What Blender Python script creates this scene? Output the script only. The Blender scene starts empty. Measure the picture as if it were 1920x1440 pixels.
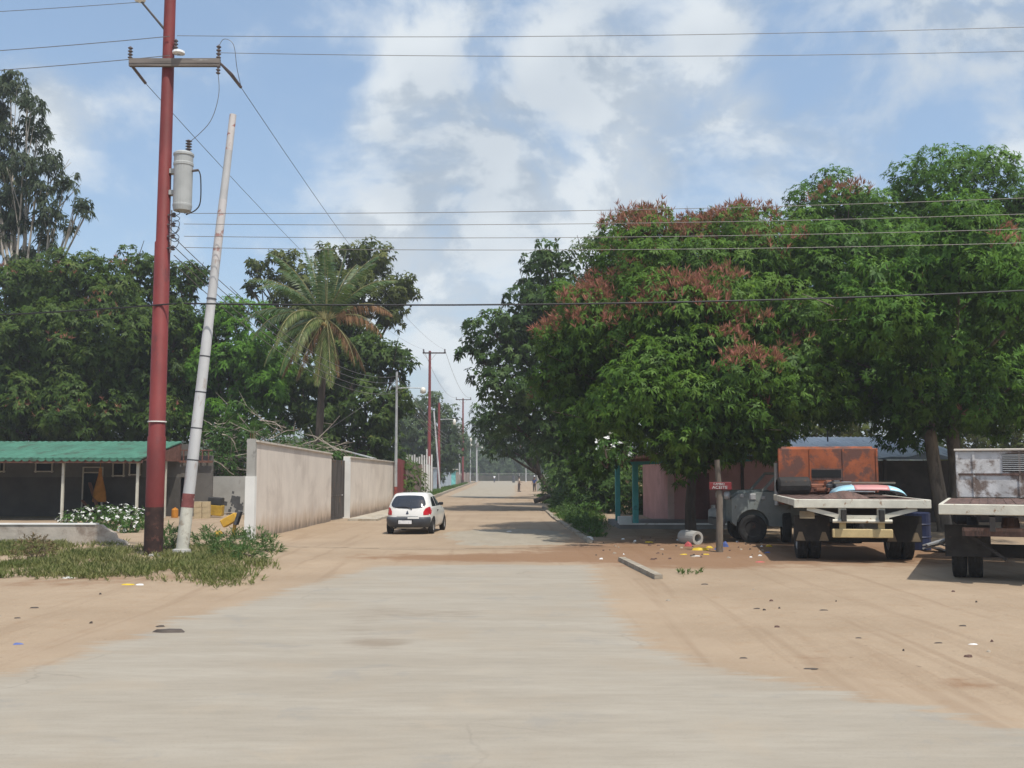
import bpy, math, random
import numpy as np
from mathutils import Vector, Matrix

SC = bpy.context.scene
COL = SC.collection
R = math.radians
PI = math.pi

# ------------------------------------------------------------------ camera
F = 1900.0
CAMZ = 2.1
TILT = math.atan(167.0 / F)
cd = bpy.data.cameras.new('camera')
cam = bpy.data.objects.new('camera', cd)
COL.objects.link(cam)
cam.location = (0, 0, CAMZ)
cam.rotation_euler = (PI / 2 + TILT, 0, 0)
cd.sensor_width = 36.0
cd.lens = 36.0 * F / 1920.0
cd.clip_end = 6000
cd.clip_start = 0.1
SC.camera = cam


def ray(u, v):
    dx = (u - 960.0) / F
    dy = (720.0 - v) / F
    c, s = math.cos(TILT), math.sin(TILT)
    return Vector((dx, c - dy * s, s + dy * c))


def P(u, v, D):
    d = ray(u, v)
    k = D / d.y
    return Vector((d.x * k, D, CAMZ + d.z * k))


def G(u, v, z=0.0):
    d = ray(u, v)
    k = (z - CAMZ) / d.z
    return Vector((d.x * k, d.y * k, z))


# ------------------------------------------------------------------ objects
def tag(o, label=None, cat=None, group=None, kind=None):
    if label: o['label'] = label
    if cat: o['category'] = cat
    if group: o['group'] = group
    if kind: o['kind'] = kind
    return o


def thing(name, label, cat, loc=(0, 0, 0), rz=0.0, group=None, rot=None):
    o = bpy.data.objects.new(name, None)
    COL.objects.link(o)
    o.location = loc
    o.rotation_euler = rot if rot else (0, 0, rz)
    o.empty_display_size = 0.3
    return tag(o, label, cat, group)


def link_mesh(name, me, m, parent=None, loc=None, smooth=False):
    if isinstance(m, (list, tuple)):
        for mm in m: me.materials.append(mm)
    elif m:
        me.materials.append(m)
    if smooth and len(me.polygons):
        me.polygons.foreach_set('use_smooth', [True] * len(me.polygons))
    o = bpy.data.objects.new(name, me)
    COL.objects.link(o)
    if parent: o.parent = parent
    if loc: o.location = loc
    return o


class MB:
    def __init__(s):
        s.v = []; s.f = []; s.mi = []; s.cur = 0

    def add(s, vs, fs):
        b = len(s.v)
        s.v.extend([tuple(p) for p in vs])
        for f in fs:
            s.f.append([b + i for i in f]); s.mi.append(s.cur)
        return s

    def box(s, c, d, rot=None, bev=0.0):
        hx, hy, hz = d[0] / 2, d[1] / 2, d[2] / 2
        if bev > 0:
            b = min(bev, hx * .9, hy * .9, hz * .9)
            pts = []
            for sx in (-1, 1):
                for sy in (-1, 1):
                    for sz in (-1, 1):
                        pts.append((sx * (hx - b), sy * (hy - b), sz * hz))
                        pts.append((sx * (hx - b), sy * hy, sz * (hz - b)))
                        pts.append((sx * hx, sy * (hy - b), sz * (hz - b)))
            def i(sx, sy, sz, k): return ((sx > 0) * 4 + (sy > 0) * 2 + (sz > 0)) * 3 + k
            fs = []
            for sz in (-1, 1):
                q = [i(-1, -1, sz, 0), i(1, -1, sz, 0), i(1, 1, sz, 0), i(-1, 1, sz, 0)]
                fs.append(q if sz > 0 else q[::-1])
            for sy in (-1, 1):
                q = [i(-1, sy, -1, 1), i(1, sy, -1, 1), i(1, sy, 1, 1), i(-1, sy, 1, 1)]
                fs.append(q if sy < 0 else q[::-1])
            for sx in (-1, 1):
                q = [i(sx, -1, -1, 2), i(sx, 1, -1, 2), i(sx, 1, 1, 2), i(sx, -1, 1, 2)]
                fs.append(q if sx > 0 else q[::-1])
            for sy in (-1, 1):
                for sz in (-1, 1):
                    q = [i(-1, sy, sz, 0), i(1, sy, sz, 0), i(1, sy, sz, 1), i(-1, sy, sz, 1)]
                    fs.append(q if sy * sz < 0 else q[::-1])
                for sx in (-1, 1):
                    q = [i(sx, sy, -1, 1), i(sx, sy, 1, 1), i(sx, sy, 1, 2), i(sx, sy, -1, 2)]
                    fs.append(q if sx * sy > 0 else q[::-1])
            for sx in (-1, 1):
                for sz in (-1, 1):
                    q = [i(sx, -1, sz, 0), i(sx, 1, sz, 0), i(sx, 1, sz, 2), i(sx, -1, sz, 2)]
                    fs.append(q if sx * sz < 0 else q[::-1])
                for sy in (-1, 1):
                    for sz in (-1, 1):
                        q = [i(sx, sy, sz, 0), i(sx, sy, sz, 1), i(sx, sy, sz, 2)]
                        fs.append(q if sx * sy * sz < 0 else q[::-1])
        else:
            pts = [(x, y, z) for x in (-hx, hx) for y in (-hy, hy) for z in (-hz, hz)]
            fs = [(0, 1, 3, 2), (4, 6, 7, 5), (0, 4, 5, 1), (2, 3, 7, 6), (0, 2, 6, 4), (1, 5, 7, 3)]
        M = rot if rot else Matrix.Identity(3)
        c = Vector(c)
        return s.add([M @ Vector(p) + c for p in pts], fs)

    def bar(s, a, b, w, h):
        """square bar from a to b"""
        a, b = Vector(a), Vector(b)
        d = (b - a); L = d.length; d.normalize()
        up = Vector((0, 0, 1)) if abs(d.z) < .95 else Vector((0, 1, 0))
        x = d.cross(up).normalized(); z = x.cross(d)
        M = Matrix((x, d, z)).transposed()
        return s.box((a + b) / 2, (w, L, h), M)

    def tube(s, pts, rad, n=8, caps=True):
        pts = [Vector(p) for p in pts]
        if not isinstance(rad, (list, tuple)): rad = [rad] * len(pts)
        base = len(s.v)
        prev = None
        for i, p in enumerate(pts):
            d = (pts[min(i + 1, len(pts) - 1)] - pts[max(i - 1, 0)]).normalized()
            if prev is None:
                ref = Vector((0, 0, 1)) if abs(d.z) < .9 else Vector((1, 0, 0))
                x = d.cross(ref).normalized()
            else:
                x = (prev - d * prev.dot(d)).normalized()
            prev = x
            y = d.cross(x)
            for k in range(n):
                a = 2 * PI * k / n
                s.v.append(tuple(p + (x * math.cos(a) + y * math.sin(a)) * rad[i]))
        for i in range(len(pts) - 1):
            for k in range(n):
                a = base + i * n + k; b = base + i * n + (k + 1) % n
                s.f.append([a, b, b + n, a + n]); s.mi.append(s.cur)
        if caps:
            e = base + (len(pts) - 1) * n
            for st_, fl_ in ((base, True), (e, False)):      # caps get their own corners so that the sides shade cleanly
                c0 = len(s.v); s.v.extend(s.v[st_:st_ + n])
                idx = [c0 + k for k in range(n)]
                s.f.append(idx[::-1] if fl_ else idx); s.mi.append(s.cur)
        return s

    def stube(s, pts, rad, n=6, sub=6):
        pts = [Vector(p) for p in pts]; out = []
        for i in range(len(pts) - 1):
            p0, p1, p2, p3 = pts[max(i - 1, 0)], pts[i], pts[i + 1], pts[min(i + 2, len(pts) - 1)]
            for k in range(sub):
                t = k / sub
                out.append(.5 * (2 * p1 + (p2 - p0) * t + (2 * p0 - 5 * p1 + 4 * p2 - p3) * t * t + (3 * p1 - p0 - 3 * p2 + p3) * t ** 3))
        out.append(pts[-1])
        return s.tube(out, rad, n)

    def lathe(s, prof, n=16, M=None, close=False):
        """prof [(r,z)] around z"""
        base = len(s.v)
        M = M or Matrix.Identity(4)
        for r, z in prof:
            for k in range(n):
                a = 2 * PI * k / n
                s.v.append(tuple(M @ Vector((r * math.cos(a), r * math.sin(a), z))))
        m = len(prof)
        for i in range(m if close else m - 1):
            for k in range(n):
                a = base + i * n + k; b = base + i * n + (k + 1) % n
                c = base + ((i + 1) % m) * n + (k + 1) % n; d = base + ((i + 1) % m) * n + k
                s.f.append([a, b, c, d]); s.mi.append(s.cur)
        return s

    def prism(s, poly, fn, d0, d1):
        """poly of (a,b); fn(a,b,d)->xyz ; extruded d0..d1"""
        n = len(poly)
        vs = [fn(a, b, d0) for a, b in poly] + [fn(a, b, d1) for a, b in poly]
        fs = [list(range(n))[::-1], list(range(n, 2 * n))]
        for i in range(n):
            j = (i + 1) % n
            fs.append([i, j, n + j, n + i])
        return s.add(vs, fs)

    def build(s, name, m, parent=None, loc=None, smooth=False):
        me = bpy.data.meshes.new(name)
        me.from_pydata(s.v, [], s.f)
        o = link_mesh(name, me, m, parent, loc, smooth)
        if smooth: me.polygons.foreach_set('use_smooth', [len(f) <= 4 for f in s.f])
        if isinstance(m, (list, tuple)):
            me.polygons.foreach_set('material_index', s.mi)
        me.update()
        return o


def np_mesh(name, V, quads, attrs=None):
    """V (n,3), quads (m,4)"""
    me = bpy.data.meshes.new(name)
    V = np.ascontiguousarray(V, dtype=np.float32)
    quads = np.ascontiguousarray(quads, dtype=np.int32)
    m = len(quads)
    me.vertices.add(len(V)); me.vertices.foreach_set('co', V.ravel())
    me.loops.add(m * 4); me.loops.foreach_set('vertex_index', quads.ravel())
    me.polygons.add(m)
    me.polygons.foreach_set('loop_start', np.arange(0, m * 4, 4, dtype=np.int32))
    me.polygons.foreach_set('loop_total', np.full(m, 4, dtype=np.int32))
    for an, (dom, arr) in (attrs or {}).items():
        vec = np.ndim(arr) == 2
        a = me.attributes.new(an, 'FLOAT_VECTOR' if vec else 'FLOAT', dom)
        a.data.foreach_set('vector' if vec else 'value', np.ascontiguousarray(arr, dtype=np.float32).ravel())
    me.update(calc_edges=True)
    return me


# ------------------------------------------------------------------ materials
class NT:
    def __init__(s, tree):
        s.t = tree
    def n(s, typ, **kw):
        nd = s.t.nodes.new(typ)
        for k, v in kw.items():
            if k.startswith('i_'):
                key = k[2:]
                key = int(key) if key.isdigit() else key.replace('_', ' ')
                s.set(nd.inputs[key], v)
            else:
                setattr(nd, k, v)
        return nd
    def set(s, sock, v):
        if isinstance(v, bpy.types.NodeSocket): s.t.links.new(v, sock)
        else: sock.default_value = v
    def math(s, op, a, b=0.0, clamp=False, c=None):
        nd = s.t.nodes.new('ShaderNodeMath'); nd.operation = op; nd.use_clamp = clamp
        s.set(nd.inputs[0], a); s.set(nd.inputs[1], b)
        if c is not None: s.set(nd.inputs[2], c)
        return nd.outputs[0]
    def mix(s, f, a, b, blend='MIX'):
        nd = s.t.nodes.new('ShaderNodeMix'); nd.data_type = 'RGBA'; nd.blend_type = blend
        s.set(nd.inputs[0], f); s.set(nd.inputs[6], a); s.set(nd.inputs[7], b)
        return nd.outputs[2]
    def step(s, x, lo, hi):
        nd = s.t.nodes.new('ShaderNodeMapRange'); nd.interpolation_type = 'SMOOTHSTEP'
        s.set(nd.inputs[0], x); s.set(nd.inputs[1], lo); s.set(nd.inputs[2], hi)
        return nd.outputs[0]
    def noise(s, vec, scale, detail=4, rough=.55, dist=0.0):
        nd = s.n('ShaderNodeTexNoise')
        s.set(nd.inputs['Vector'], vec)
        nd.inputs['Scale'].default_value = scale; nd.inputs['Detail'].default_value = detail
        nd.inputs['Roughness'].default_value = rough; nd.inputs['Distortion'].default_value = dist
        return nd.outputs[0]
    def mapping(s, vec, scale=(1, 1, 1), loc=(0, 0, 0), rot=(0, 0, 0)):
        nd = s.n('ShaderNodeMapping')
        s.set(nd.inputs[0], vec)
        nd.inputs[1].default_value = loc; nd.inputs[2].default_value = rot; nd.inputs[3].default_value = scale
        return nd.outputs[0]


def c4(c): return (c[0], c[1], c[2], 1.0)


def new_mat(name):
    m = bpy.data.materials.new(name); m.use_nodes = True
    t = m.node_tree
    bs = t.nodes['Principled BSDF']
    return m, NT(t), bs


def mat(name, col, rough=.7, var=.25, scale=2.0, col2=None, thr=(.55, .62), cscale=None, bump=.15, bscale=25, metal=0, spec=.35,
        stretch=(1, 1, 1), detail=6, coat=0.0):
    m, N, bs = new_mat(name)
    tc = N.n('ShaderNodeTexCoord').outputs['Object']
    vec = N.mapping(tc, stretch)
    nz = N.noise(vec, scale, detail, .6)
    lo = tuple(c * (1 - var) for c in col); hi = tuple(min(1, c * (1 + var)) for c in col)
    f = N.step(nz, .3, .7)
    c = N.mix(f, c4(lo), c4(hi))
    if col2:
        n2 = N.noise(N.mapping(tc, stretch, (7.3, 2.1, 5.5)), cscale or scale * 1.7, 8, .65, .3)
        f2 = N.step(n2, thr[0], thr[1])
        c = N.mix(f2, c, c4(col2))
    N.set(bs.inputs['Base Color'], c)
    bs.inputs['Roughness'].default_value = rough
    bs.inputs['Metallic'].default_value = metal
    bs.inputs['Specular IOR Level'].default_value = spec
    if coat: bs.inputs['Coat Weight'].default_value = coat
    if bump:
        bn = N.n('ShaderNodeBump'); bn.inputs['Strength'].default_value = bump; bn.inputs['Distance'].default_value = .02
        N.set(bn.inputs['Height'], N.noise(vec, bscale, 5, .6))
        N.set(bs.inputs['Normal'], bn.outputs[0])
    return m


def leaf_mat(name, dark, mid, light, transl=.28, rough=.55, spec=.18, extra=None, puff=0.0):
    m, N, bs = new_mat(name)
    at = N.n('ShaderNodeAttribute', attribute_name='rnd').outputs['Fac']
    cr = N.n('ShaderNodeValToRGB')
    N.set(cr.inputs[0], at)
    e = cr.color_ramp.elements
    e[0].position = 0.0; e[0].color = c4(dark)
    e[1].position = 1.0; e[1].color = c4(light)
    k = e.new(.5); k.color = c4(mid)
    if extra:
        k = e.new(.93); k.color = c4(light)
        e[len(e) - 1].color = c4(extra)
    col = cr.outputs[0]
    N.set(bs.inputs['Base Color'], col)
    bs.inputs['Roughness'].default_value = rough
    bs.inputs['Specular IOR Level'].default_value = spec
    if puff:
        cn = N.n('ShaderNodeAttribute', attribute_name='cn').outputs['Vector']
        gn = N.n('ShaderNodeNewGeometry').outputs['Normal']
        sc_ = N.n('ShaderNodeVectorMath', operation='SCALE'); N.set(sc_.inputs[0], gn); sc_.inputs[3].default_value = 1 - puff
        s2_ = N.n('ShaderNodeVectorMath', operation='SCALE'); N.set(s2_.inputs[0], cn); s2_.inputs[3].default_value = puff
        ad_ = N.n('ShaderNodeVectorMath', operation='ADD'); N.set(ad_.inputs[0], sc_.outputs[0]); N.set(ad_.inputs[1], s2_.outputs[0])
        nz_ = N.n('ShaderNodeVectorMath', operation='NORMALIZE'); N.set(nz_.inputs[0], ad_.outputs[0])
        N.set(bs.inputs['Normal'], nz_.outputs[0])
    tr = N.n('ShaderNodeBsdfTranslucent')
    N.set(tr.inputs[0], N.mix(.5, col, (.12, .2, .02, 1)))
    mx = N.n('ShaderNodeMixShader'); mx.inputs[0].default_value = transl
    N.t.links.new(bs.outputs[0], mx.inputs[1]); N.t.links.new(tr.outputs[0], mx.inputs[2])
    N.t.links.new(mx.outputs[0], N.t.nodes['Material Output'].inputs[0])
    return m


# ------------------------------------------------------------------ world + sun
SUNV = Vector((0.29, -0.40, 1.0)).normalized()   # towards the sun
w = bpy.data.worlds.new('World'); SC.world = w; w.use_nodes = True
N = NT(w.node_tree)
bg = w.node_tree.nodes['Background']
SKYS = 0.15
bg.inputs[1].default_value = SKYS
sky = N.n('ShaderNodeTexSky', sky_type='NISHITA')
sky.sun_disc = False
sky.sun_elevation = math.asin(SUNV.z)
sky.sun_rotation = math.atan2(SUNV.x, SUNV.y)
sky.air_density = 1.0; sky.dust_density = 2.0; sky.ozone_density = 1.0
gen = N.n('ShaderNodeTexCoord').outputs['Generated']
nrm = N.n('ShaderNodeVectorMath', operation='NORMALIZE'); N.set(nrm.inputs[0], gen)
dirv = nrm.outputs[0]


def cloud_density(off):
    v = N.mapping(dirv, (1, 1, 1.5), off)
    a = N.noise(v, 5.2, 9, .56, .35)
    b = N.noise(v, 15.0, 7, .62, .5)
    return N.math('MULTIPLY_ADD', b, .30, c=N.math('MULTIPLY_ADD', a, 1.35, c=-.235))


def blob(u, v, rad_px, wt):
    d = ray(u, v).normalized()
    k = 1.0 / (1.0 - math.cos(rad_px / F))
    dp = N.n('ShaderNodeVectorMath', operation='DOT_PRODUCT')
    N.set(dp.inputs[0], dirv); dp.inputs[1].default_value = d
    t = N.math('MULTIPLY', N.math('SUBTRACT', dp.outputs['Value'], 1.0), k)
    e = N.math('POWER', 2.71828, t)
    return N.math('MULTIPLY', e, wt)


blobs = [(765, 95, 60, .26), (715, 200, 75, .26), (800, 170, 60, .14), (905, 220, 85, .22), (1035, 95, 65, .24), (1110, 150, 90, .2), (985, 165, 70, .12), (1335, 70, 75, .28),
         (1270, 165, 90, .22), (1400, 230, 80, .18), (880, 310, 110, .14), (800, 410, 120, .14), (1060, 400, 120, .2), (960, 340, 60, .18), (900, 600, 200, .22), (1180, 250, 110, .12),
         (680, 440, 90, .14), (1215, 345, 60, .16), (110, 225, 75, .24), (60, 180, 60, .12), (1850, 55, 90, .2), (1905, 280, 60, .22), (330, 450, 140, .1), (640, 500, 160, .1),
         (150, 340, 100, .06), (1000, 780, 300, .2), (500, -350, 300, .12), (1500, -500, 300, .12)]
acc = None
for bq in blobs:
    x = blob(*bq)
    acc = x if acc is None else N.math('ADD', acc, x)
dens = N.math('SUBTRACT', N.math('ADD', cloud_density((0, 0, 0)), acc), .04)
dens_up = N.math('SUBTRACT', N.math('ADD', cloud_density((-.03, 0.0, -.05)), acc), .04)
cov = N.math('MULTIPLY', N.step(dens, .51, .90), .92)
wisp = N.math('MULTIPLY', N.step(dens, .42, .9), .22)
cover = N.math('MAXIMUM', cov, wisp)
shade = N.step(N.math('SUBTRACT', dens, dens_up), -.085, .06)
big = N.step(N.noise(N.mapping(dirv, (1, 1, 1.2), (3, 1, 2)), 6, 3, .5), .36, .60)
sh2 = N.math('ADD', N.math('MULTIPLY', shade, .55), N.math('MULTIPLY', big, .45))
ccol = N.mix(sh2, (.40 / SKYS, .465 / SKYS, .54 / SKYS, 1), (.71 / SKYS, .755 / SKYS, .785 / SKYS, 1))
skyc = N.mix(1.0, sky.outputs[0], (1.25, 1.22, 1.15, 1), 'MULTIPLY')
skyc = N.mix(.42, skyc, (.28 / SKYS, .415 / SKYS, .605 / SKYS, 1))
fin = N.mix(cover, skyc, ccol)
N.set(bg.inputs[0], fin)

sd = bpy.data.lights.new('sun', 'SUN'); sd.energy = 3.7; sd.angle = R(.55); sd.color = (1, .95, .87)
sun = bpy.data.objects.new('sun', sd); COL.objects.link(sun)
sun.rotation_euler = (-SUNV).to_track_quat('-Z', 'Y').to_euler()
sun.location = (0, 0, 60)
SC.view_settings.view_transform = 'Standard'
SC.view_settings.look = 'None'
SC.view_settings.exposure = 0.2
SC.view_settings.gamma = 1.0
SC.cycles.max_bounces = 6
SC.cycles.transparent_max_bounces = 4

# ------------------------------------------------------------------ haze
def mk_haze():
    m = bpy.data.materials.new('haze'); m.use_nodes = True
    t = m.node_tree; t.nodes.remove(t.nodes['Principled BSDF'])
    v = t.nodes.new('ShaderNodeVolumePrincipled')
    v.inputs['Color'].default_value = (.93, .95, .98, 1); v.inputs['Density'].default_value = .0008; v.inputs['Anisotropy'].default_value = .2
    t.links.new(v.outputs[0], t.nodes['Material Output'].inputs['Volume'])
    b = MB(); b.box((0, 1900, 13.5), (6400, 4500, 29.4))
    o = b.build('haze', m)
    return tag(o, kind='stuff')


mk_haze()

# ------------------------------------------------------------------ ground + roads
rng = np.random.default_rng(11)


def vnoise(x, y, seed, scale):
    r = np.random.default_rng(seed)
    tab = r.random((64, 64))
    xs, ys = x * scale + 1000.3, y * scale + 1000.7
    xi, yi = np.floor(xs).astype(int), np.floor(ys).astype(int)
    fx, fy = xs - xi, ys - yi
    fx = fx * fx * (3 - 2 * fx); fy = fy * fy * (3 - 2 * fy)
    g = lambda i, j: tab[i % 64, j % 64]
    return (g(xi, yi) * (1 - fx) + g(xi + 1, yi) * fx) * (1 - fy) + (g(xi, yi + 1) * (1 - fx) + g(xi + 1, yi + 1) * fx) * fy


def fbm(x, y, seed, scale, o=4):
    s = 0; a = .5
    for k in range(o):
        s = s + a * vnoise(x, y, seed + k, scale * 2 ** k); a *= .5
    return s


def sdf(poly, X, Y):
    """signed distance, positive inside"""
    x, y = X.ravel(), Y.ravel()
    d = np.full(len(x), 1e9); ins = np.zeros(len(x), bool)
    n = len(poly)
    for i in range(n):
        ax, ay = poly[i]; bx, by = poly[(i + 1) % n]
        ex, ey = bx - ax, by - ay
        t = np.clip(((x - ax) * ex + (y - ay) * ey) / (ex * ex + ey * ey + 1e-12), 0, 1)
        d = np.minimum(d, np.hypot(x - ax - t * ex, y - ay - t * ey))
        c = ((ay > y) != (by > y))
        with np.errstate(divide='ignore', invalid='ignore'):
            xi = (bx - ax) * (y - ay) / (by - ay + 1e-12) + ax
        ins ^= (c & (x < xi))
    return np.where(ins, d, -d).reshape(X.shape)


g2 = lambda u, v: tuple(G(u, v)[:2])
MAIN = [(-80, -7), (80, -7), (80, 7.3), (9, 7.9), g2(1920, 1350), g2(1640, 1292), g2(1480, 1262), g2(1380, 1243), g2(1290, 1218), g2(1200, 1150), g2(1160, 1095), g2(1135, 1057),
        g2(900, 1056), g2(690, 1059), g2(560, 1090), g2(450, 1122), g2(300, 1158), g2(120, 1215), g2(0, 1250), (-8, 9.5), (-14, 8.8), (-80, 8.5)]
SIDE = [(-6.3, 29.6), (-3.0, 28.6), (2.4, 29.4), (2.3, 31.5), (1.9, 48), (1.8, 80), (1.5, 300), (-9.2, 300), (-7.6, 200), (-6.3, 83), (-5.8, 60), (-6.0, 40)]


def ell(X, Y, u, v, ru, rv):
    c = G(u, v); rx = ru / F * c.y
    ry = abs(G(u, v - rv).y - c.y)
    return np.exp(-(((X - c.x) / rx) ** 2 + ((Y - c.y) / ry) ** 2))


def ss(x, a, b):
    t = np.clip((x - a) / (b - a), 0, 1)
    return t * t * (3 - 2 * t)


def lines(*segs):
    out = []
    for a, b, st in segs:
        n = max(1, int(round((b - a) / st)))
        out += list(np.linspace(a, b, n, endpoint=False))
    out.append(segs[-1][1])
    return np.array(out)


def grid_mesh(name, xs, ys, zf, attrs, keep=None):
    X, Y = np.meshgrid(xs, ys)
    Z = zf(X, Y)
    V = np.stack([X.ravel(), Y.ravel(), Z.ravel()], 1)
    nx, ny = len(xs), len(ys)
    i, j = np.meshgrid(np.arange(nx - 1), np.arange(ny - 1))
    a = (j * nx + i).ravel()
    q = np.stack([a, a + 1, a + nx + 1, a + nx], 1)
    at = {k: f(X, Y).ravel() for k, f in attrs.items()}
    if keep is not None:
        kf = keep(X, Y).ravel()
        q = q[kf[q].all(1)]
        used = np.unique(q); remap = np.full(len(V), -1); remap[used] = np.arange(len(used))
        V = V[used]; q = remap[q]; at = {k: a_[used] for k, a_ in at.items()}
    return np_mesh(name, V, q, {k: ('POINT', a_) for k, a_ in at.items()})


def soil_shade_attr(X, Y):
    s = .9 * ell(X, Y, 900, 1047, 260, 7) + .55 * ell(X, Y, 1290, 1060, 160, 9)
    s = s + .9 * ell(X, Y, 1250, 1035, 260, 14) + .9 * ell(X, Y, 1400, 1020, 300, 22) + .5 * ell(X, Y, 1700, 1040, 300, 20)  # dark littered earth under the mango; canopy shade is painted into it too
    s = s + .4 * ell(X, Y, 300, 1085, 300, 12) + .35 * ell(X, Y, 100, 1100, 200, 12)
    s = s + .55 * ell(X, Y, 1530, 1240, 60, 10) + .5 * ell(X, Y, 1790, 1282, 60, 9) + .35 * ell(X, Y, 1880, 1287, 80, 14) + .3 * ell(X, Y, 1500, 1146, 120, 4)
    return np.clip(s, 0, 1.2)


def ground_z(X, Y):
    dm = np.maximum(sdf(MAIN, X, Y), sdf(SIDE, X, Y))
    off = ss(-dm, .3, 1.5)
    mound = np.exp(-(((X + 5.6) / 2.4) ** 2 + ((Y - 32) / 7) ** 2))
    near = ss(60 - np.hypot(X, Y - 20), 0, 20)
    z = off * near * (.05 * (fbm(X, Y, 3, .9) - .25) + .02 * (fbm(X, Y, 8, 3.0)))
    z = z + off * mound * (.16 * fbm(X, Y, 21, 1.6) - .01)
    z = z + .05 * off * np.exp(-(((X + 12) / 7) ** 2 + ((Y - 24) / 5) ** 2))
    z = np.clip(z, -.01, 1)
    z = z - .03 * ss(dm, .1, .6)
    return z


def sand_nodes(N, pos, soil_shade):
    n1 = N.noise(pos, .35, 5, .6); n2 = N.noise(pos, 3.1, 6, .65); n3 = N.noise(pos, 28, 4, .6)
    c = N.mix(N.step(n1, .3, .7), (.290, .218, .148, 1), (.350, .268, .186, 1))
    c = N.mix(N.math('MULTIPLY', N.step(n2, .5, .75), .45), c, (.285, .19, .115, 1))
    c = N.mix(N.math('MULTIPLY', N.step(n3, .45, .8), .3), c, (.46, .36, .26, 1))
    trk = N.noise(N.mapping(pos, (2.6, .10, 1), (0, 0, 0), (0, 0, .05)), 1.0, 4, .55, .6)
    c = N.mix(N.math('MULTIPLY', N.step(trk, .52, .70), .38), c, (.225, .155, .10, 1))
    sf = N.step(N.math('ADD', soil_shade, N.math('MULTIPLY', N.math('SUBTRACT', N.noise(pos, 1.7, 6, .65), .5), 1.1)), .25, .75)
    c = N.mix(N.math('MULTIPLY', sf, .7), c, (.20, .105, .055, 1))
    speck = N.step(N.noise(pos, 9.0, 3, .5), .70, .74)
    c = N.mix(N.math('MULTIPLY', speck, .45), c, (.12, .085, .06, 1))
    h = N.math('ADD', N.math('MULTIPLY', n2, 1.0), N.math('MULTIPLY', n3, .25))
    return c, h


def mk_ground():
    m, N, bs = new_mat('sand')
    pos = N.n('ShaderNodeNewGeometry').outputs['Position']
    soil_shade = N.n('ShaderNodeAttribute', attribute_name='soil_shade').outputs['Fac']
    c, h = sand_nodes(N, pos, soil_shade)
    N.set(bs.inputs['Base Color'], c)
    bs.inputs['Roughness'].default_value = .95; bs.inputs['Specular IOR Level'].default_value = .1
    b = N.n('ShaderNodeBump'); b.inputs['Strength'].default_value = .55; b.inputs['Distance'].default_value = .06
    N.set(b.inputs['Height'], h); N.set(bs.inputs['Normal'], b.outputs[0])
    return m


def mk_road(name, stretch, c1, c2):
    m, N, bs = new_mat(name)
    pos = N.n('ShaderNodeNewGeometry').outputs['Position']
    soil_shade = N.n('ShaderNodeAttribute', attribute_name='soil_shade').outputs['Fac']
    edge = N.n('ShaderNodeAttribute', attribute_name='edge').outputs['Fac']
    stain = N.n('ShaderNodeAttribute', attribute_name='stain').outputs['Fac']
    sand, h = sand_nodes(N, pos, soil_shade)
    sv = N.mapping(pos, stretch)
    s1 = N.noise(sv, 1.0, 7, .6); s2 = N.noise(sv, 5.0, 5, .65); gr = N.noise(pos, 45, 3, .7)
    a = N.mix(N.step(s1, .3, .72), c4(c1), c4(c2))
    a = N.mix(N.math('MULTIPLY', N.step(s2, .35, .75), .4), a, c4(tuple(x * .8 for x in c1)))
    a = N.mix(N.math('MULTIPLY', N.step(N.noise(pos, .5, 6, .6), .5, .75), .55), a, (.315, .258, .19, 1))
    a = N.mix(N.math('MULTIPLY', N.step(gr, .55, .75), .35), a, c4(tuple(x * .55 for x in c1)))
    crk = N.n('ShaderNodeTexVoronoi', feature='DISTANCE_TO_EDGE'); N.set(crk.inputs['Vector'], N.n('ShaderNodeVectorMath', operation='ADD', i_0=pos, i_1=N.n('ShaderNodeTexNoise', i_Vector=pos, i_Scale=1.3, i_Detail=4.0).outputs[1]).outputs[0]); crk.inputs['Scale'].default_value = .33
    ck = N.math('MULTIPLY', N.step(crk.outputs[0], .010, .002), N.step(N.noise(pos, .22, 3, .5), .5, .62))
    a = N.mix(N.math('MULTIPLY', ck, .22), a, (.13, .11, .09, 1))
    ptc = N.noise(pos, .9, 8, .68, .4)
    a = N.mix(N.math('MULTIPLY', N.step(ptc, .56, .66), .35), a, (.235, .225, .205, 1))
    a = N.mix(N.math('MULTIPLY', N.step(ptc, .44, .34), .30), a, (.36, .30, .225, 1))
    sf = N.step(N.math('ADD', stain, N.math('MULTIPLY', N.math('SUBTRACT', s2, .5), .9)), .25, .85)
    a = N.mix(N.math('MULTIPLY', sf, .6), a, (.20, .155, .11, 1))
    ef = N.math('ADD', edge, N.math('MULTIPLY', N.math('SUBTRACT', N.noise(sv, 2.0, 9, .75), .5), 2.2))
    f = N.step(ef, .2, .62)
    c = N.mix(f, sand, a)
    N.set(bs.inputs['Base Color'], c)
    bs.inputs['Roughness'].default_value = .9; bs.inputs['Specular IOR Level'].default_value = .15
    b = N.n('ShaderNodeBump'); b.inputs['Strength'].default_value = .3; b.inputs['Distance'].default_value = .03
    N.set(b.inputs['Height'], N.math('ADD', N.math('MULTIPLY', h, .4), N.math('MULTIPLY', gr, .3))); N.set(bs.inputs['Normal'], b.outputs[0])
    return m


M_SAND = mk_ground()
gx = lines((-3000, -400, 400), (-400, -60, 30), (-60, -26, 1.5), (-26, 22, .25), (22, 60, 1.5), (60, 400, 30), (400, 3000, 400))
gy = lines((-200, -10, 20), (-10, 6, 1.0), (6, 46, .25), (46, 120, 1.2), (120, 400, 20), (400, 4000, 400))
tag(link_mesh('ground', grid_mesh('ground', gx, gy, ground_z, {'soil_shade': soil_shade_attr}), M_SAND, smooth=True), kind='structure')


def main_edge(X, Y): return sdf(MAIN, X, Y)


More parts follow.
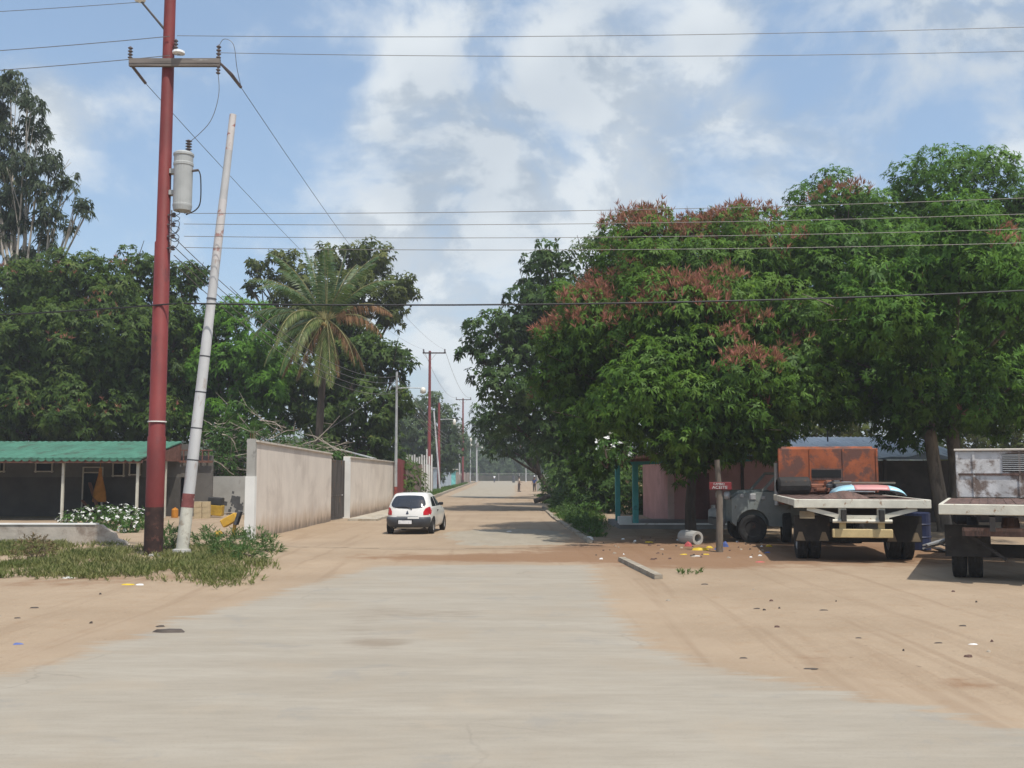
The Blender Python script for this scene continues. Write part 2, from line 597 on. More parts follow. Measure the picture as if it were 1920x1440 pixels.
def main_stain(X, Y):
    s = .55 * ell(X, Y, 840, 1150, 150, 10) + .85 * ell(X, Y, 715, 1206, 70, 9) + .25 * ell(X, Y, 500, 1182, 330, 4) + .3 * ell(X, Y, 540, 1210, 60, 9)
    s += .35 * ell(X, Y, 690, 1160, 60, 40) + .3 * ell(X, Y, 780, 1400, 120, 12) + .25 * ell(X, Y, 400, 1322, 60, 6) + .25 * ell(X, Y, 300, 1410, 70, 5)
    s += .2 * ell(X, Y, 1100, 1300, 200, 8) + .25 * ell(X, Y, 1400, 1370, 120, 6)
    return s


mx_ = lines((-80, -16, 4), (-16, 12, .2), (12, 80, 4)); my_ = lines((-7, 3, 1), (3, 24.2, .2))
tag(link_mesh('main_road', grid_mesh('main_road', mx_, my_, lambda X, Y: np.full(X.shape, .005), {'soil_shade': soil_shade_attr, 'edge': main_edge, 'stain': main_stain},
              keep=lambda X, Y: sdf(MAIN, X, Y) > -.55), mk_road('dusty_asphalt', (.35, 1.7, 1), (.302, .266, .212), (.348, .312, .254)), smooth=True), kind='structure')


def side_edge(X, Y):
    d = sdf(SIDE, X, Y)
    dust = 1.6 * ss(Y, 36, 40) * (1 - ss(Y, 74, 100)) + 1.5 * (1 - ss(X, -3.2, -.6)) * (1 - ss(Y, 60, 100)) + .55 * np.exp(-((Y - 31) / 1.5) ** 2)
    dust += 1.0 * ss(X, -1.2, .6) * ss(Y, 60, 70) * (1 - ss(Y, 150, 220)) + .8 * ss(-X, 5.2, 6.6) * ss(Y, 60, 70) * (1 - ss(Y, 150, 250))
    return np.minimum(d, 1.4) - dust


sx_ = lines((-10, 3.2, .3)); sy_ = lines((28, 60, .3), (60, 300, 1.5))
tag(link_mesh('side_road', grid_mesh('side_road', sx_, sy_, lambda X, Y: np.full(X.shape, .005), {'soil_shade': soil_shade_attr, 'edge': side_edge, 'stain': lambda X, Y: .0 * X},
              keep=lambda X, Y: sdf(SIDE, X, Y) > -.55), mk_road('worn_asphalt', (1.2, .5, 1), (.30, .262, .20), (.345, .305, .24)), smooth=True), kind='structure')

M_KERB = mat('kerb_concrete', (.31, .27, .21), .9, .25, 3, (.24, .18, .12), (.55, .68), bump=.4)


def kerb(pts, wd=.16, h=.09, seg=1.0):
    b = MB(); rr = random.Random(5)
    for a, c in zip(pts[:-1], pts[1:]):
        a, c = Vector(a), Vector(c); n = max(1, int((c - a).length / seg))
        for k in range(n):
            p = a.lerp(c, (k + .015) / n); q = a.lerp(c, (k + .985) / n)
            dz = rr.uniform(-.03, .015)
            b.bar((p.x, p.y, h / 2 + dz), (q.x, q.y, h / 2 + dz + rr.uniform(-.01, .01)), wd, h)
    return tag(b.build('kerb', M_KERB), kind='structure')


kerb([(2.35, 30.8, 0), (2.2, 38, 0), (1.95, 48, 0), (1.9, 62, 0)])
kerb([(2.62, 24.6, 0), (2.9, 20.2, 0)], .16, .10, 4.8)
kerb([(-6.5, 83, 0), (-7.0, 110, 0), (-7.7, 160, 0), (-9.2, 300, 0)], .25, .22, 2.0)
M_PAVE = mat('pavement_concrete', (.40, .36, .29), .9, .2, 1.5, (.28, .22, .15), (.5, .65), bump=.3)
b = MB()
for k in range(9):
    b.box((-6.55 + .04 * k, 45.6 + 1.75 * k, .05), (1.3, 1.73, .1))
tag(b.build('pavement', M_PAVE), kind='structure')

# ------------------------------------------------------------------ foliage machinery


def unit(a): return a / np.maximum(np.linalg.norm(a, axis=-1, keepdims=True), 1e-9)


def rand_dirs(n, g):
    return unit(g.normal(size=(n, 3)))


def leaves(C, A, n, L, W, g, spread=1.0, up=.35, droop=.45, cl=None, bend=.25, lvar=.5):
    N_ = len(C)
    C = np.repeat(C, n, 0); A = np.repeat(A, n, 0)
    ref = np.where(np.abs(A[:, 2:3]) < .9, np.array([[0, 0, 1.]]), np.array([[1., 0, 0]]))
    T = unit(np.cross(A, ref)); B = np.cross(A, T)
    az = np.tile(np.arange(n) * 2 * PI / n, N_) + np.repeat(g.random(N_) * 6.28, n) + g.normal(0, .35, N_ * n)
    rad = np.cos(az)[:, None] * T + np.sin(az)[:, None] * B
    s = (spread * (1 + g.normal(0, .25, N_ * n)))[:, None]; u = (up + g.normal(0, .25, N_ * n))[:, None]
    d = rad * s + A * u; d[:, 2] -= droop * (1 + g.normal(0, .3, N_ * n))
    d = unit(d)
    side = unit(np.cross(d, A + g.normal(0, .15, A.shape)))
    nn = np.cross(side, d)
    l = (L * (1 + lvar * (g.random(N_ * n) * 2 - 1)))[:, None]; wd = (W * (1 + lvar * (g.random(N_ * n) * 2 - 1)))[:, None]
    p0 = C + d * l * .04
    mid = C + d * l * .48 + nn * l * .05
    tip = C + d * l; tip[:, 2] -= (bend * l)[:, 0]
    V = np.stack([p0, mid + side * wd / 2 - nn * wd * .12, tip, mid - side * wd / 2 - nn * wd * .12], 1).reshape(-1, 3)
    cv = np.repeat(g.random(N_) if cl is None else cl, n)
    r = np.clip(.62 * cv + .38 * g.random(N_ * n), 0, 1)
    return V, r


def leaf_object(name, parts, m, parent, origin=(0, 0, 0)):
    V = np.concatenate([p[0] for p in parts]) - np.array(origin)
    r = np.concatenate([p[1] for p in parts])
    cn = np.concatenate([p[2] if len(p) > 2 else np.tile([[0, 0, 1.]], (len(p[0]), 1)) for p in parts])
    q = np.arange(len(V)).reshape(-1, 4)
    me = np_mesh(name, V, q, {'rnd': ('FACE', r), 'cn': ('POINT', cn)})
    return link_mesh(name, me, m, parent)


M_BARK = mat('grey_bark', (.17, .14, .11), .95, .35, 3, (.09, .075, .06), (.5, .65), bump=.8, bscale=14, stretch=(1, 1, .25))
M_BARKD = mat('dark_bark', (.085, .065, .05), .95, .35, 3, bump=.8, bscale=14, stretch=(1, 1, .25))
M_BARKP = mat('pale_bark', (.40, .36, .30), .9, .3, 2, (.2, .16, .12), (.55, .68), bump=.4, stretch=(1, 1, .3))


def tree(name, label, cat, base, blobs, lm, bark=None, trunk_r=.25, seed=1, L=.22, W=.055, nl=8, dens=26, kclump=5.5, rs=(.28, .46), fill=1.0,
         droop=.45, spread=1.0, up=.35, group=None, blossom=None, squash=.8, fork=.35, bend=.25, stems=None, limb=True, core=.72):
    g = np.random.default_rng(seed); rr = random.Random(seed)
    base = Vector(base)
    root = thing(name, label, cat, base, group=group)
    bl = []
    for q in blobs:
        c = P(q[0], q[1], q[2]); bl.append((np.array(c), q[3]))
    parts = []; bparts = []; subs = []
    for bi, (c, r) in enumerate(bl):
        n = max(3, int(kclump * r * r))
        dirs = rand_dirs(n, g)
        for d in dirs:
            rad = r * g.uniform(.62, .92)
            p = c + d * rad * np.array([1, 1, .95])
            if any(j != bi and np.linalg.norm(p - c2) < .62 * r2 for j, (c2, r2) in enumerate(bl)): continue
            subs.append((p, np.clip(r * g.uniform(*rs), .25, 1.3), d, g.random()))
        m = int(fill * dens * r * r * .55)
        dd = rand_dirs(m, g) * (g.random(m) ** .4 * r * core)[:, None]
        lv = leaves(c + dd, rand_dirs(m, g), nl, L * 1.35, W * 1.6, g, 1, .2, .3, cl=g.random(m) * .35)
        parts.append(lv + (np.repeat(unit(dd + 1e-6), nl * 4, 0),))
    for p, s, d, cv in subs:
        n = max(4, int(dens * s * s))
        dd = rand_dirs(int(n * 1.9), g)
        out = unit(d + np.array([0, 0, .55]))
        dd = dd[(dd @ out) > -.25][:n]
        if not len(dd): continue
        C = p + dd * (s * g.uniform(.7, 1.06, len(dd)))[:, None] * np.array([1, 1, squash])
        A = unit(dd + np.array([0, 0, .55]) + g.normal(0, .25, dd.shape))
        c_ = np.clip(.5 * cv + .5 * g.random(len(dd)), 0, 1)
        lv = leaves(C, A, nl, L, W, g, spread, up, droop, cl=c_, bend=bend)
        parts.append(lv + (np.repeat(unit(dd + .35 * out), nl * 4, 0),))
        if blossom:
            pr = blossom.get('p', .1)
            for (u, v, D, rad) in blossom['zones']:
                if np.linalg.norm((p - np.array(P(u, v, D)))[[0, 2]]) < rad * 1.15: pr = .8
            if g.random() < pr:
                sel = C[dd[:, 2] > -.1]
                if len(sel):
                    sel = sel[g.random(len(sel)) < .62]
                    K = (2 if pr > .5 else 1) if len(sel) else 0
                    for _ in range(K):
                        o = sel + g.normal(0, .09, sel.shape) + np.array([0, 0, .07])
                        a = unit(np.tile([[0, 0, 1.]], (len(sel), 1)) + g.normal(0, .35, sel.shape) + .4 * d)
                        bparts.append(leaves(o, a, 7, .24, .035, g, .6, 1.0, -.05, bend=.0))
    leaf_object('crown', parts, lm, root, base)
    if bparts: leaf_object('blossom', bparts, blossom['mat'], root, base)
    # trunk and limbs
    b = MB()
    top = np.mean([c for c, r in bl], 0)
    H = top[2]
    loc = lambda p: Vector(p) - base
    for (sx, sy) in (stems or [(0, 0)]):
        f = Vector((base.x + sx + (top[0] - base.x) * .3, base.y + sy + (top[1] - base.y) * .3, base.z + (H - base.z) * fork))
        st = Vector((base.x + sx * .5, base.y + sy * .5, base.z - .15))
        mid = st.lerp(f, .5) + Vector((rr.uniform(-.1, .1), rr.uniform(-.1, .1), 0))
        b.tube([loc(st), loc(st + Vector((0, 0, .3))), loc(mid), loc(f)], [trunk_r * 1.35, trunk_r * 1.05, trunk_r * .9, trunk_r * .8], 9)
        if limb:
            for c, r in bl:
                c = Vector(c)
                if len(stems or [1]) > 1 and rr.random() < .5: continue
                m1 = f.lerp(c, .45) + Vector((rr.uniform(-.5, .5), rr.uniform(-.5, .5), rr.uniform(-.1, .6)))
                b.tube([loc(f), loc(m1), loc(c)], [trunk_r * .5, trunk_r * .3, trunk_r * .12], 6)
                for _ in range(3):
                    e = c + Vector((rr.gauss(0, .5), rr.gauss(0, .5), rr.gauss(.2, .4))) * r
                    b.tube([loc(m1.lerp(c, rr.uniform(.3, .9))), loc(e)], [trunk_r * .16, trunk_r * .05], 4)
    b.build('trunk', bark or M_BARK, root, smooth=True)
    return root


L_MANGO = leaf_mat('mango_leaf', (.026, .064, .010), (.078, .160, .019), (.155, .255, .040), .25, puff=.6)
L_MANGO2 = leaf_mat('glossy_mango_leaf', (.026, .072, .011), (.078, .178, .021), (.150, .27, .042), .26, puff=.6)
L_DARK = leaf_mat('dark_leaf', (.026, .052, .010), (.060, .108, .019), (.125, .17, .036), .24, extra=(.15, .13, .03), puff=.6)
L_BRIGHT = leaf_mat('bright_leaf', (.040, .11, .012), (.098, .225, .024), (.16, .31, .045), .3, puff=.6)
L_OLIVE = leaf_mat('olive_leaf', (.045, .065, .014), (.095, .118, .026), (.18, .185, .055), .25, extra=(.22, .18, .06), puff=.6)
L_ROAD = leaf_mat('roadside_leaf', (.026, .052, .013), (.058, .110, .025), (.115, .18, .045), .24, extra=(.15, .22, .03), puff=.6)
L_GUM = leaf_mat('gum_leaf', (.022, .036, .018), (.045, .066, .032), (.085, .105, .055), .2)
L_FAR = leaf_mat('far_leaf', (.034, .060, .022), (.065, .105, .038), (.115, .155, .06), .2, puff=.6)
L_RED = leaf_mat('red_blossom', (.22, .085, .065), (.38, .145, .115), (.46, .24, .17), .3, .8, .05)

# ---- right-hand mangoes
tree('mango_tree', 'broad mango tree covered in reddish blossom, over the teal porch and beside the road', 'tree', (6.3, 36.0, 0),
     [(1240, 520, 36, 2.2), (1390, 500, 37, 2.2), (1110, 640, 35, 1.8), (1270, 640, 32.3, 2.2), (1420, 630, 33, 2.0), (1080, 740, 35.5, 1.5), (1205, 750, 31.0, 1.8),
      (1350, 730, 30.8, 1.9), (1470, 715, 31.6, 1.6), (1300, 810, 29.8, 1.1), (1225, 792, 30.6, .95), (1400, 785, 29.8, 1.0), (1215, 470, 38.5, 1.6), (1445, 460, 39, 1.7), (1320, 845, 31.5, .8), (1370, 835, 31, .8),
      (1150, 640, 38.6, 2.3), (1350, 640, 38.6, 2.6), (1450, 600, 38, 2.4), (1260, 760, 36, 2.0), (1090, 600, 37, 1.5), (1130, 790, 35, 1.7), (1400, 760, 36, 2.0), (1330, 430, 39, 1.2), (1500, 640, 34, 1.5), (1530, 740, 33, 1.2), (1440, 830, 33, .8), (1290, 860, 32, .8), (1250, 790, 32, 1.1), (1060, 680, 35, 1.3), (1330, 590, 33, 1.6), (1480, 520, 37, 1.7)],
     L_MANGO, M_BARKD, .2, 3, L=.17, W=.055, dens=84, kclump=5.2, rs=(.32, .56), nl=9, fill=1.2,
     blossom=dict(mat=L_RED, p=.07, zones=[(1240, 425, 38, 1.5), (1400, 420, 39, 1.6), (1180, 575, 33, 1.2), (1290, 565, 33, 1.0), (1370, 640, 32, .7), (1500, 715, 31, .8), (1090, 600, 35, 1.0), (1370, 720, 31, .5)]))
tree('mango_tree', 'tallest dark green mango tree on the right, its twin trunks rising behind the trucks', 'tree', (15.8, 36.5, 0),
     [(1700, 735, 33, 1.2), (1800, 722, 33, 1.3), (1880, 765, 34.5, 1.0), (1750, 755, 36, 1.3), (1640, 560, 30, 1.6), (1800, 500, 30, 1.8), (1940, 560, 29.5, 1.8), (1730, 620, 30.5, 1.4), (1520, 480, 38, 1.5), (1540, 600, 37, 1.6), (1560, 755, 40, 1.3), (1630, 755, 41, 1.2), (1900, 770, 38, 1.2), (1490, 735, 41, 1.6), (1600, 480, 36, 1.6), (1700, 700, 34, 1.5), (1830, 640, 33.5, 1.7), (1930, 730, 33.5, 1.5), (1560, 398, 41, 1.75), (1625, 405, 41, 1.7), (1520, 440, 40, 1.3), (1640, 470, 40, 2.3), (1775, 378, 41, 2.25), (1690, 400, 42, 1.8), (1880, 432, 41, 2.1), (1600, 600, 39, 2.3), (1720, 560, 38, 2.6), (1860, 560, 38, 2.6), (1970, 520, 39, 2.6),
      (1650, 700, 38, 1.9), (1790, 660, 37, 2.2), (1920, 670, 37, 2.3), (1575, 700, 39.5, 1.7), (1690, 775, 38.5, 1.2), (1860, 720, 37.5, 1.2), (1760, 745, 40, 1.6), (1700, 800, 41, 1.3), (1830, 760, 41, 1.3), (2020, 640, 37, 2.4), (2000, 450, 41, 2.3),
      (1750, 480, 43, 2.8), (1880, 620, 43, 2.8), (1650, 620, 43, 2.6), (1990, 760, 38, 1.4), (1690, 800, 40, 1.0)],
     L_MANGO2, M_BARK, .26, 4, L=.17, W=.055, dens=78, kclump=4.8, rs=(.32, .56), nl=9, fill=1.2, stems=[(-.75, -.2), (.35, .3)], fork=.6,
     blossom=dict(mat=L_RED, p=.03, zones=[(1640, 330, 41, .6), (1560, 380, 41, .6)]))
# ---- roadside trees right of the road, further away
tree('roadside_tree', 'tall dark tree leaning over the road, left of the blossoming mango', 'tree', (4.0, 58, 0),
     [(1030, 480, 58, 1.5), (985, 560, 58, 1.7), (1040, 590, 57, 2.2), (930, 625, 57, 1.7), (890, 655, 57, 1.1), (950, 700, 56, 1.9), (1010, 720, 56, 2.3), (955, 785, 57, 1.5),
      (1030, 800, 57, 1.9), (1070, 690, 58, 2.5), (1095, 800, 57, 2.1), (1090, 860, 56, 1.5), (1000, 620, 60, 2), (1120, 880, 56, 1.5), (970, 620, 59, 1.4), (1010, 530, 60, 1.5)],
     L_ROAD, M_BARKD, .3, 5, L=.26, W=.11, nl=7, dens=36, kclump=5.6, rs=(.24, .42), droop=.6)
tree('roadside_tree', 'mid green tree whose top shows between the leaning dark tree and the mango', 'tree', (5.6, 64, 0),
     [(1110, 495, 64, 2.0), (1160, 470, 65, 1.8), (1080, 560, 64, 2.2), (1160, 580, 65, 2.6), (1120, 700, 65, 3), (1120, 820, 64, 2.4)], L_DARK, M_BARKD, .3, 6, L=.28, W=.11, nl=6, dens=20, kclump=4.5)
tree('roadside_tree', 'leafy tree over the road edge where two people stand', 'tree', (3.6, 86, 0),
     [(915, 775, 88, 1.7), (950, 800, 86, 2.2), (915, 830, 86, 1.5), (985, 800, 85, 2.6), (945, 838, 85, 1.3), (1020, 835, 84, 1.9), (905, 800, 88, 1.1)], L_ROAD, M_BARKD, .3, 7, L=.34, W=.14, nl=6, dens=16, kclump=4.5)
# ---- left
tree('eucalyptus_tree', 'very tall sparse eucalyptus with drooping foliage on the far left', 'tree', tuple(P(30, 887, 62)[:2]) + (0,),
     [(20, 165, 62, .95), (50, 195, 61, .8), (-15, 215, 62, 1.1), (70, 250, 62, .85), (25, 255, 62, .8), (-10, 300, 62, 1.1), (45, 310, 61, .95), (95, 305, 62, .8), (70, 350, 61, .8), (120, 345, 62, .75), (15, 370, 62, 1.0),
      (150, 385, 61, .6), (95, 400, 61, .85), (50, 410, 62, .8), (130, 425, 62, .5), (10, 440, 62, .9), (80, 450, 62, .7), (40, 480, 62, .8), (110, 465, 61, .45), (-30, 400, 62, 1.0), (20, 520, 62, .9), (-40, 160, 62, 1.0), (165, 395, 61, .35)],
     L_GUM, M_BARKP, .26, 8, L=.34, W=.085, nl=8, dens=46, kclump=12, rs=(.4, .7), droop=1.1, spread=.7, fill=.9, fork=.5, squash=1.0, bend=.35)
tree('mango_tree', 'large dark mango tree with brownish shoots behind the green roofed shed', 'tree', tuple(P(120, 887, 57)[:2]) + (0,),
     [(60, 560, 57, 2.2), (150, 530, 57, 2.1), (-30, 610, 57, 2.6), (100, 650, 55.5, 2.7), (220, 640, 55.5, 2.5), (40, 750, 55, 2.3), (160, 770, 55, 2.3), (-50, 750, 56, 2.6), (10, 660, 55.5, 2), (110, 800, 55, 1.6), (200, 570, 56, 1.8),
      (20, 800, 55, 1.6), (100, 560, 59, 2.4), (100, 720, 59, 3), (200, 720, 58, 2.4), (-20, 690, 59, 3), (60, 830, 57, 1.8), (150, 830, 57, 1.8)],
     L_DARK, M_BARKD, .35, 9, L=.25, W=.085, nl=9, dens=36, fill=1.6, kclump=4.6, blossom=dict(mat=L_RED, p=.07, zones=[]))
tree('mango_tree', 'round topped dark mango tree rising straight behind the near red pole', 'tree', tuple(P(290, 887, 58)[:2]) + (0,),
     [(240, 515, 58, 1.7), (290, 525, 58, 1.7), (350, 530, 58, 1.5), (310, 610, 57, 2.0), (250, 690, 56.5, 2), (340, 600, 58, 1.6), (270, 780, 56, 2.1), (250, 590, 57, 1.8), (320, 700, 58, 2), (320, 800, 57, 1.6), (370, 510, 58, .9), (230, 800, 57, 2), (300, 660, 60, 2.6), (380, 640, 59, 1.6), (340, 760, 59, 2.2)],
     L_DARK, M_BARKD, .3, 10, L=.25, W=.085, nl=9, dens=34, fill=1.6, kclump=4.6, blossom=dict(mat=L_RED, p=.06, zones=[]))
tree('mango_tree', 'bright green mango tree between the leaning white pole and the palm', 'tree', tuple(P(420, 887, 59)[:2]) + (0,),
     [(430, 590, 59.0, 1.54), (365, 640, 59.0, 1.48), (465, 655, 58.0, 1.71), (400, 690, 58.0, 1.82), (480, 730, 58.0, 1.71), (350, 760, 58.0, 1.37), (430, 780, 57.0, 1.60), (500, 790, 58.0, 1.14), (400, 610, 60.0, 1.48), (500, 590, 60.0, 1.03), (370, 800, 58.0, 1.14), (440, 700, 60.0, 2.28), (380, 700, 60.5, 2.05), (490, 690, 60.5, 1.82)],
     L_BRIGHT, M_BARK, .22, 12, L=.25, W=.075, nl=9, dens=46, fill=1.5, kclump=5)
tree('shade_tree', 'tall olive green tree with yellowish tips behind the coconut palm', 'tree', tuple(P(640, 887, 70)[:2]) + (0,),
     [(480, 505, 70, 1.0), (540, 500, 70, 1.4), (470, 540, 70, .9), (620, 490, 70, 1.4), (560, 560, 69, 1.9), (700, 485, 71, 1.6), (665, 480, 70, 1.2), (740, 540, 70, 1.6), (660, 550, 69, 2.2), (765, 540, 70, .9), (725, 585, 70, 1.5), (600, 620, 69, 2), (520, 620, 70, 1.7)],
     L_OLIVE, M_BARKD, .36, 13, L=.28, W=.12, nl=8, dens=30, fill=1.5, kclump=5.5)
tree('shade_tree', 'dark bushy tree right of the palm, reaching down to the grey lamp pole', 'tree', tuple(P(690, 887, 64)[:2]) + (0,),
     [(680, 680, 64, 2.1), (745, 680, 64, 1.5), (620, 700, 64, 1.9), (700, 760, 63, 2.0), (630, 790, 63, 1.9), (740, 750, 64, 1.2), (660, 620, 65, 1.6), (700, 820, 63, 1.5), (560, 760, 65, 2), (530, 700, 66, 2)],
     L_DARK, M_BARKD, .3, 14, L=.28, W=.12, nl=8, dens=32, fill=1.5, kclump=5)
for i, (lab, base, bl, sd_) in enumerate([
    ('rounded green tree beyond the dark corrugated fence', (-15, 134), [(770, 800, 134, 3.5), (800, 775, 134, 3.0), (830, 790, 134, 2.6), (770, 840, 133, 3), (810, 840, 133, 3), (842, 825, 134, 2.2), (740, 820, 134, 3.5), (800, 870, 133, 2.5), (840, 860, 134, 2.2)], 20),
    ('small far tree left of the road, beyond the wooden fence', (-14, 215), [(850, 830, 215, 3.8), (835, 850, 215, 3.4), (858, 862, 214, 2.6), (855, 812, 215, 2.4)], 21),
    ('far tree closing the left side of the road end', (-9, 285), [(885, 850, 285, 5), (870, 865, 280, 4), (905, 865, 280, 4.2), (890, 838, 290, 3.0), (900, 878, 280, 3), (875, 880, 280, 3)], 22),
    ('far tree in the middle of the road end', (-2, 300), [(930, 855, 300, 5.5), (950, 868, 295, 4.2), (915, 872, 295, 3.5), (940, 880, 290, 3), (965, 880, 290, 3), (930, 835, 300, 4)], 23),
    ('far tree at the right of the road end, beyond the white post', (6, 290), [(975, 850, 290, 5.5), (1000, 860, 285, 5), (1030, 850, 290, 5), (990, 875, 285, 3), (1010, 882, 285, 3), (1035, 875, 285, 4)], 24)]):
    tree('far_tree', lab, 'tree', base + (0,), bl, L_FAR, M_BARKD, .35, sd_, L=.42, W=.2, nl=6, dens=11, kclump=2.8, fill=1.4, group='trees along and beyond the end of the street')
for i, (lab, base, bl, sd_) in enumerate([
    ('sunlit tree behind the metal roof, left of the twin trunks', (19, 66), [(1480, 790, 66, 2.2), (1560, 775, 66, 2.4), (1620, 800, 66, 2.0), (1530, 815, 65, 1.6)], 30),
    ('sunlit tree behind the white truck cab at the right edge', (32, 68), [(1850, 800, 68, 2.4), (1920, 790, 68, 2.8), (1990, 780, 68, 2.8), (1760, 810, 68, 2.2), (1890, 850, 67, 2)], 31)]):
    tree('shade_tree', lab, 'tree', base + (0,), bl, L_OLIVE, M_BARKD, .3, sd_, L=.3, W=.12, nl=7, dens=18, kclump=4.5)

# ---- shrubs
def shrub(name, label, spots, lm, seed, L=.16, W=.07, nl=6, dens=60, flowers=None, group=None, cat='shrub', up=.6, droop=.2, hang=False):
    """spots (x,y,z,r)"""
    g = np.random.default_rng(seed); rr = random.Random(seed)
    base = Vector((spots[0][0], spots[0][1], 0))
    root = thing(name, label, cat, base, group=group)
    parts = []; fl = []
    for x, y, z, r in spots:
        st = MB()
        n = int(dens * r * r * 3) + 6
        d = rand_dirs(n, g); rad = r * (.45 + .6 * g.random(n) ** .7)
        C = np.array([x, y, z]) + d * rad[:, None]
        C[:, 2] = np.maximum(C[:, 2], .05)
        A = unit(d + np.array([0, 0, .7]) + g.normal(0, .3, d.shape))
        parts.append(leaves(C, A, nl, L, W, g, 1, up, droop, cl=np.clip(.3 * g.random() + .7 * g.random(n), 0, 1)))
        for _ in range(4):
            e = Vector((x, y, z)) + Vector((rr.gauss(0, .4), rr.gauss(0, .4), rr.gauss(0, .3))) * r
            b0 = Vector((x, y, max(0, z - 1.1 * r) if hang else 0))
            st.tube([b0 - base, (b0 + e) / 2 - base + Vector((rr.uniform(-.1, .1), 0, .05)), e - base], [.025, .018, .008], 5)
        st.build('stem', M_BARKD, root)
        if flowers:
            k = int(flowers[1] * r * r) + 1
            d = unit(rand_dirs(k, g) + np.array([0, -.5, .7]))
            fl.append(leaves(np.array([x, y, z]) + d * r * g.uniform(.9, 1.1, k)[:, None], unit(d + np.array([0, 0, .5])), 6, flowers[2], flowers[2] * .7, g, 1, .25, .0, bend=.05))
    leaf_object('foliage', parts, lm, root, base)
    if flowers:
        for V_, r_ in fl:
            for k in range(len(r_) // 6): leaf_object('flower', [(V_[k * 24:k * 24 + 24], r_[k * 6:k * 6 + 6])], flowers[0], root, base)
    return root


L_SHRUB = leaf_mat('shrub_leaf', (.03, .075, .014), (.06, .13, .026), (.10, .19, .045), .3)
L_WEED = leaf_mat('weed_leaf', (.04, .09, .025), (.075, .145, .04), (.14, .21, .07), .3)
L_DRY = leaf_mat('dry_leaf', (.09, .055, .03), (.15, .10, .055), (.22, .16, .09), .2)
L_WHITE = leaf_mat('white_petal', (.7, .7, .66), (.78, .78, .74), (.82, .82, .80), .25, .6, .2)
L_PINK = leaf_mat('red_petal', (.5, .03, .05), (.6, .05, .07), (.7, .1, .1), .25, .6, .2)

def gp(u, v, z=0, r=.5):
    p = G(u, v); return (p.x, p.y, z, r)
shrub('bush', 'leafy green bush left of the nearer teal post', [gp(1138, 962, .8, .75), gp(1115, 958, .6, .6), gp(1142, 962, 1.9, .8), gp(1152, 960, 1.2, .8)], L_SHRUB, 41)
shrub('bush', 'low mounded bush beside the right kerb', [gp(1060, 958, .4, .75), gp(1090, 962, .5, .8), gp(1075, 950, .5, .9)], L_SHRUB, 42)
shrub('bush', 'dull green bush at the foot of the leaning dark tree', [gp(1050, 943, .5, .8), gp(1068, 940, .9, 1.2), gp(1085, 945, 1.2, 1.5), gp(1110, 950, 1.4, 1.5)], L_ROAD, 43)
shrub('bush', 'fuller green bush on the verge between the kerb and the teal posts', [gp(1090, 960, .28, .5), gp(1110, 966, .28, .5), gp(1070, 953, .3, .5)], L_SHRUB, 52)
shrub('hedge', 'dark garden bushes with a red flower behind the teal porch', [gp(1190, 965, .8, 1.0), gp(1215, 965, .7, 1.0), gp(1240, 965, .9, 1.1), gp(1170, 960, 1.2, 1.1), gp(1230, 960, 1.5, .6)], L_ROAD, 44, flowers=(L_PINK, .7, .13), cat='bush')
shrub('flowering_vine', 'big white flowers hanging from the foliage above the left end of the porch', [tuple(P(1138, 835, 28.6)) + (.34,), tuple(P(1165, 850, 28.6)) + (.32,), tuple(P(1138, 856, 29)) + (.30,)], L_SHRUB, 45, dens=45, flowers=(L_WHITE, 42, .095), cat='flower plant', hang=True)
shrub('flower_bed', 'low bed of white flowers behind the broken wall', [gp(130, 985, .2, .45), gp(160, 987, .25, .55), gp(195, 988, .3, .6), gp(230, 990, .3, .6), gp(258, 992, .3, .5), gp(215, 996, .3, .5), gp(245, 999, .3, .5)],
      L_SHRUB, 46, L=.12, W=.05, dens=90, flowers=(L_WHITE, 60, .075), cat='flower plant')
shrub('weed_clump', 'tall green weeds between the leaning white pole and the white wall', [gp(400, 1035, .15, .36), gp(440, 1036, .18, .42), gp(480, 1038, .2, .42), gp(505, 1040, .15, .3), gp(420, 1050, .12, .33), gp(465, 1055, .12, .35)],
      L_WEED, 47, L=.2, W=.022, nl=7, dens=170, up=1.6, droop=.0, cat='weeds')
shrub('weed_clump', 'dark green weeds between the near red pole and the leaning white pole', [gp(315, 1040, .25, .42), gp(325, 1035, .3, .4), gp(385, 1030, .2, .4)], L_WEED, 48, L=.2, W=.022, nl=7, dens=170, up=1.6, droop=.0, cat='weeds')
shrub('dry_bush', 'small brown dry bush in the grass before the broken wall', [gp(60, 1062, .25, .45), gp(75, 1060, .35, .35)], L_DRY, 49, L=.12, W=.02, nl=6, dens=120, up=1.2, droop=0, cat='bush')
shrub('bush', 'green bush growing behind the far end of the white wall', [(-9.2, 52, 2.5, 1.0), (-9.6, 55, 2.6, 1.1), (-8.6, 58, 2.5, .9), (-10, 49, 2.7, .9)], L_SHRUB, 50)
shrub('bush', 'light green bush tangled in the pile of dead branches', [tuple(P(395, 840, 52.8)) + (1.1,), tuple(P(440, 815, 53)) + (1.1,), tuple(P(430, 865, 52.6)) + (.9,), tuple(P(480, 825, 53)) + (1.0,), tuple(P(540, 835, 53)) + (.9,), tuple(P(600, 845, 53)) + (.7,)], L_SHRUB, 51, L=.18, W=.06, dens=62)

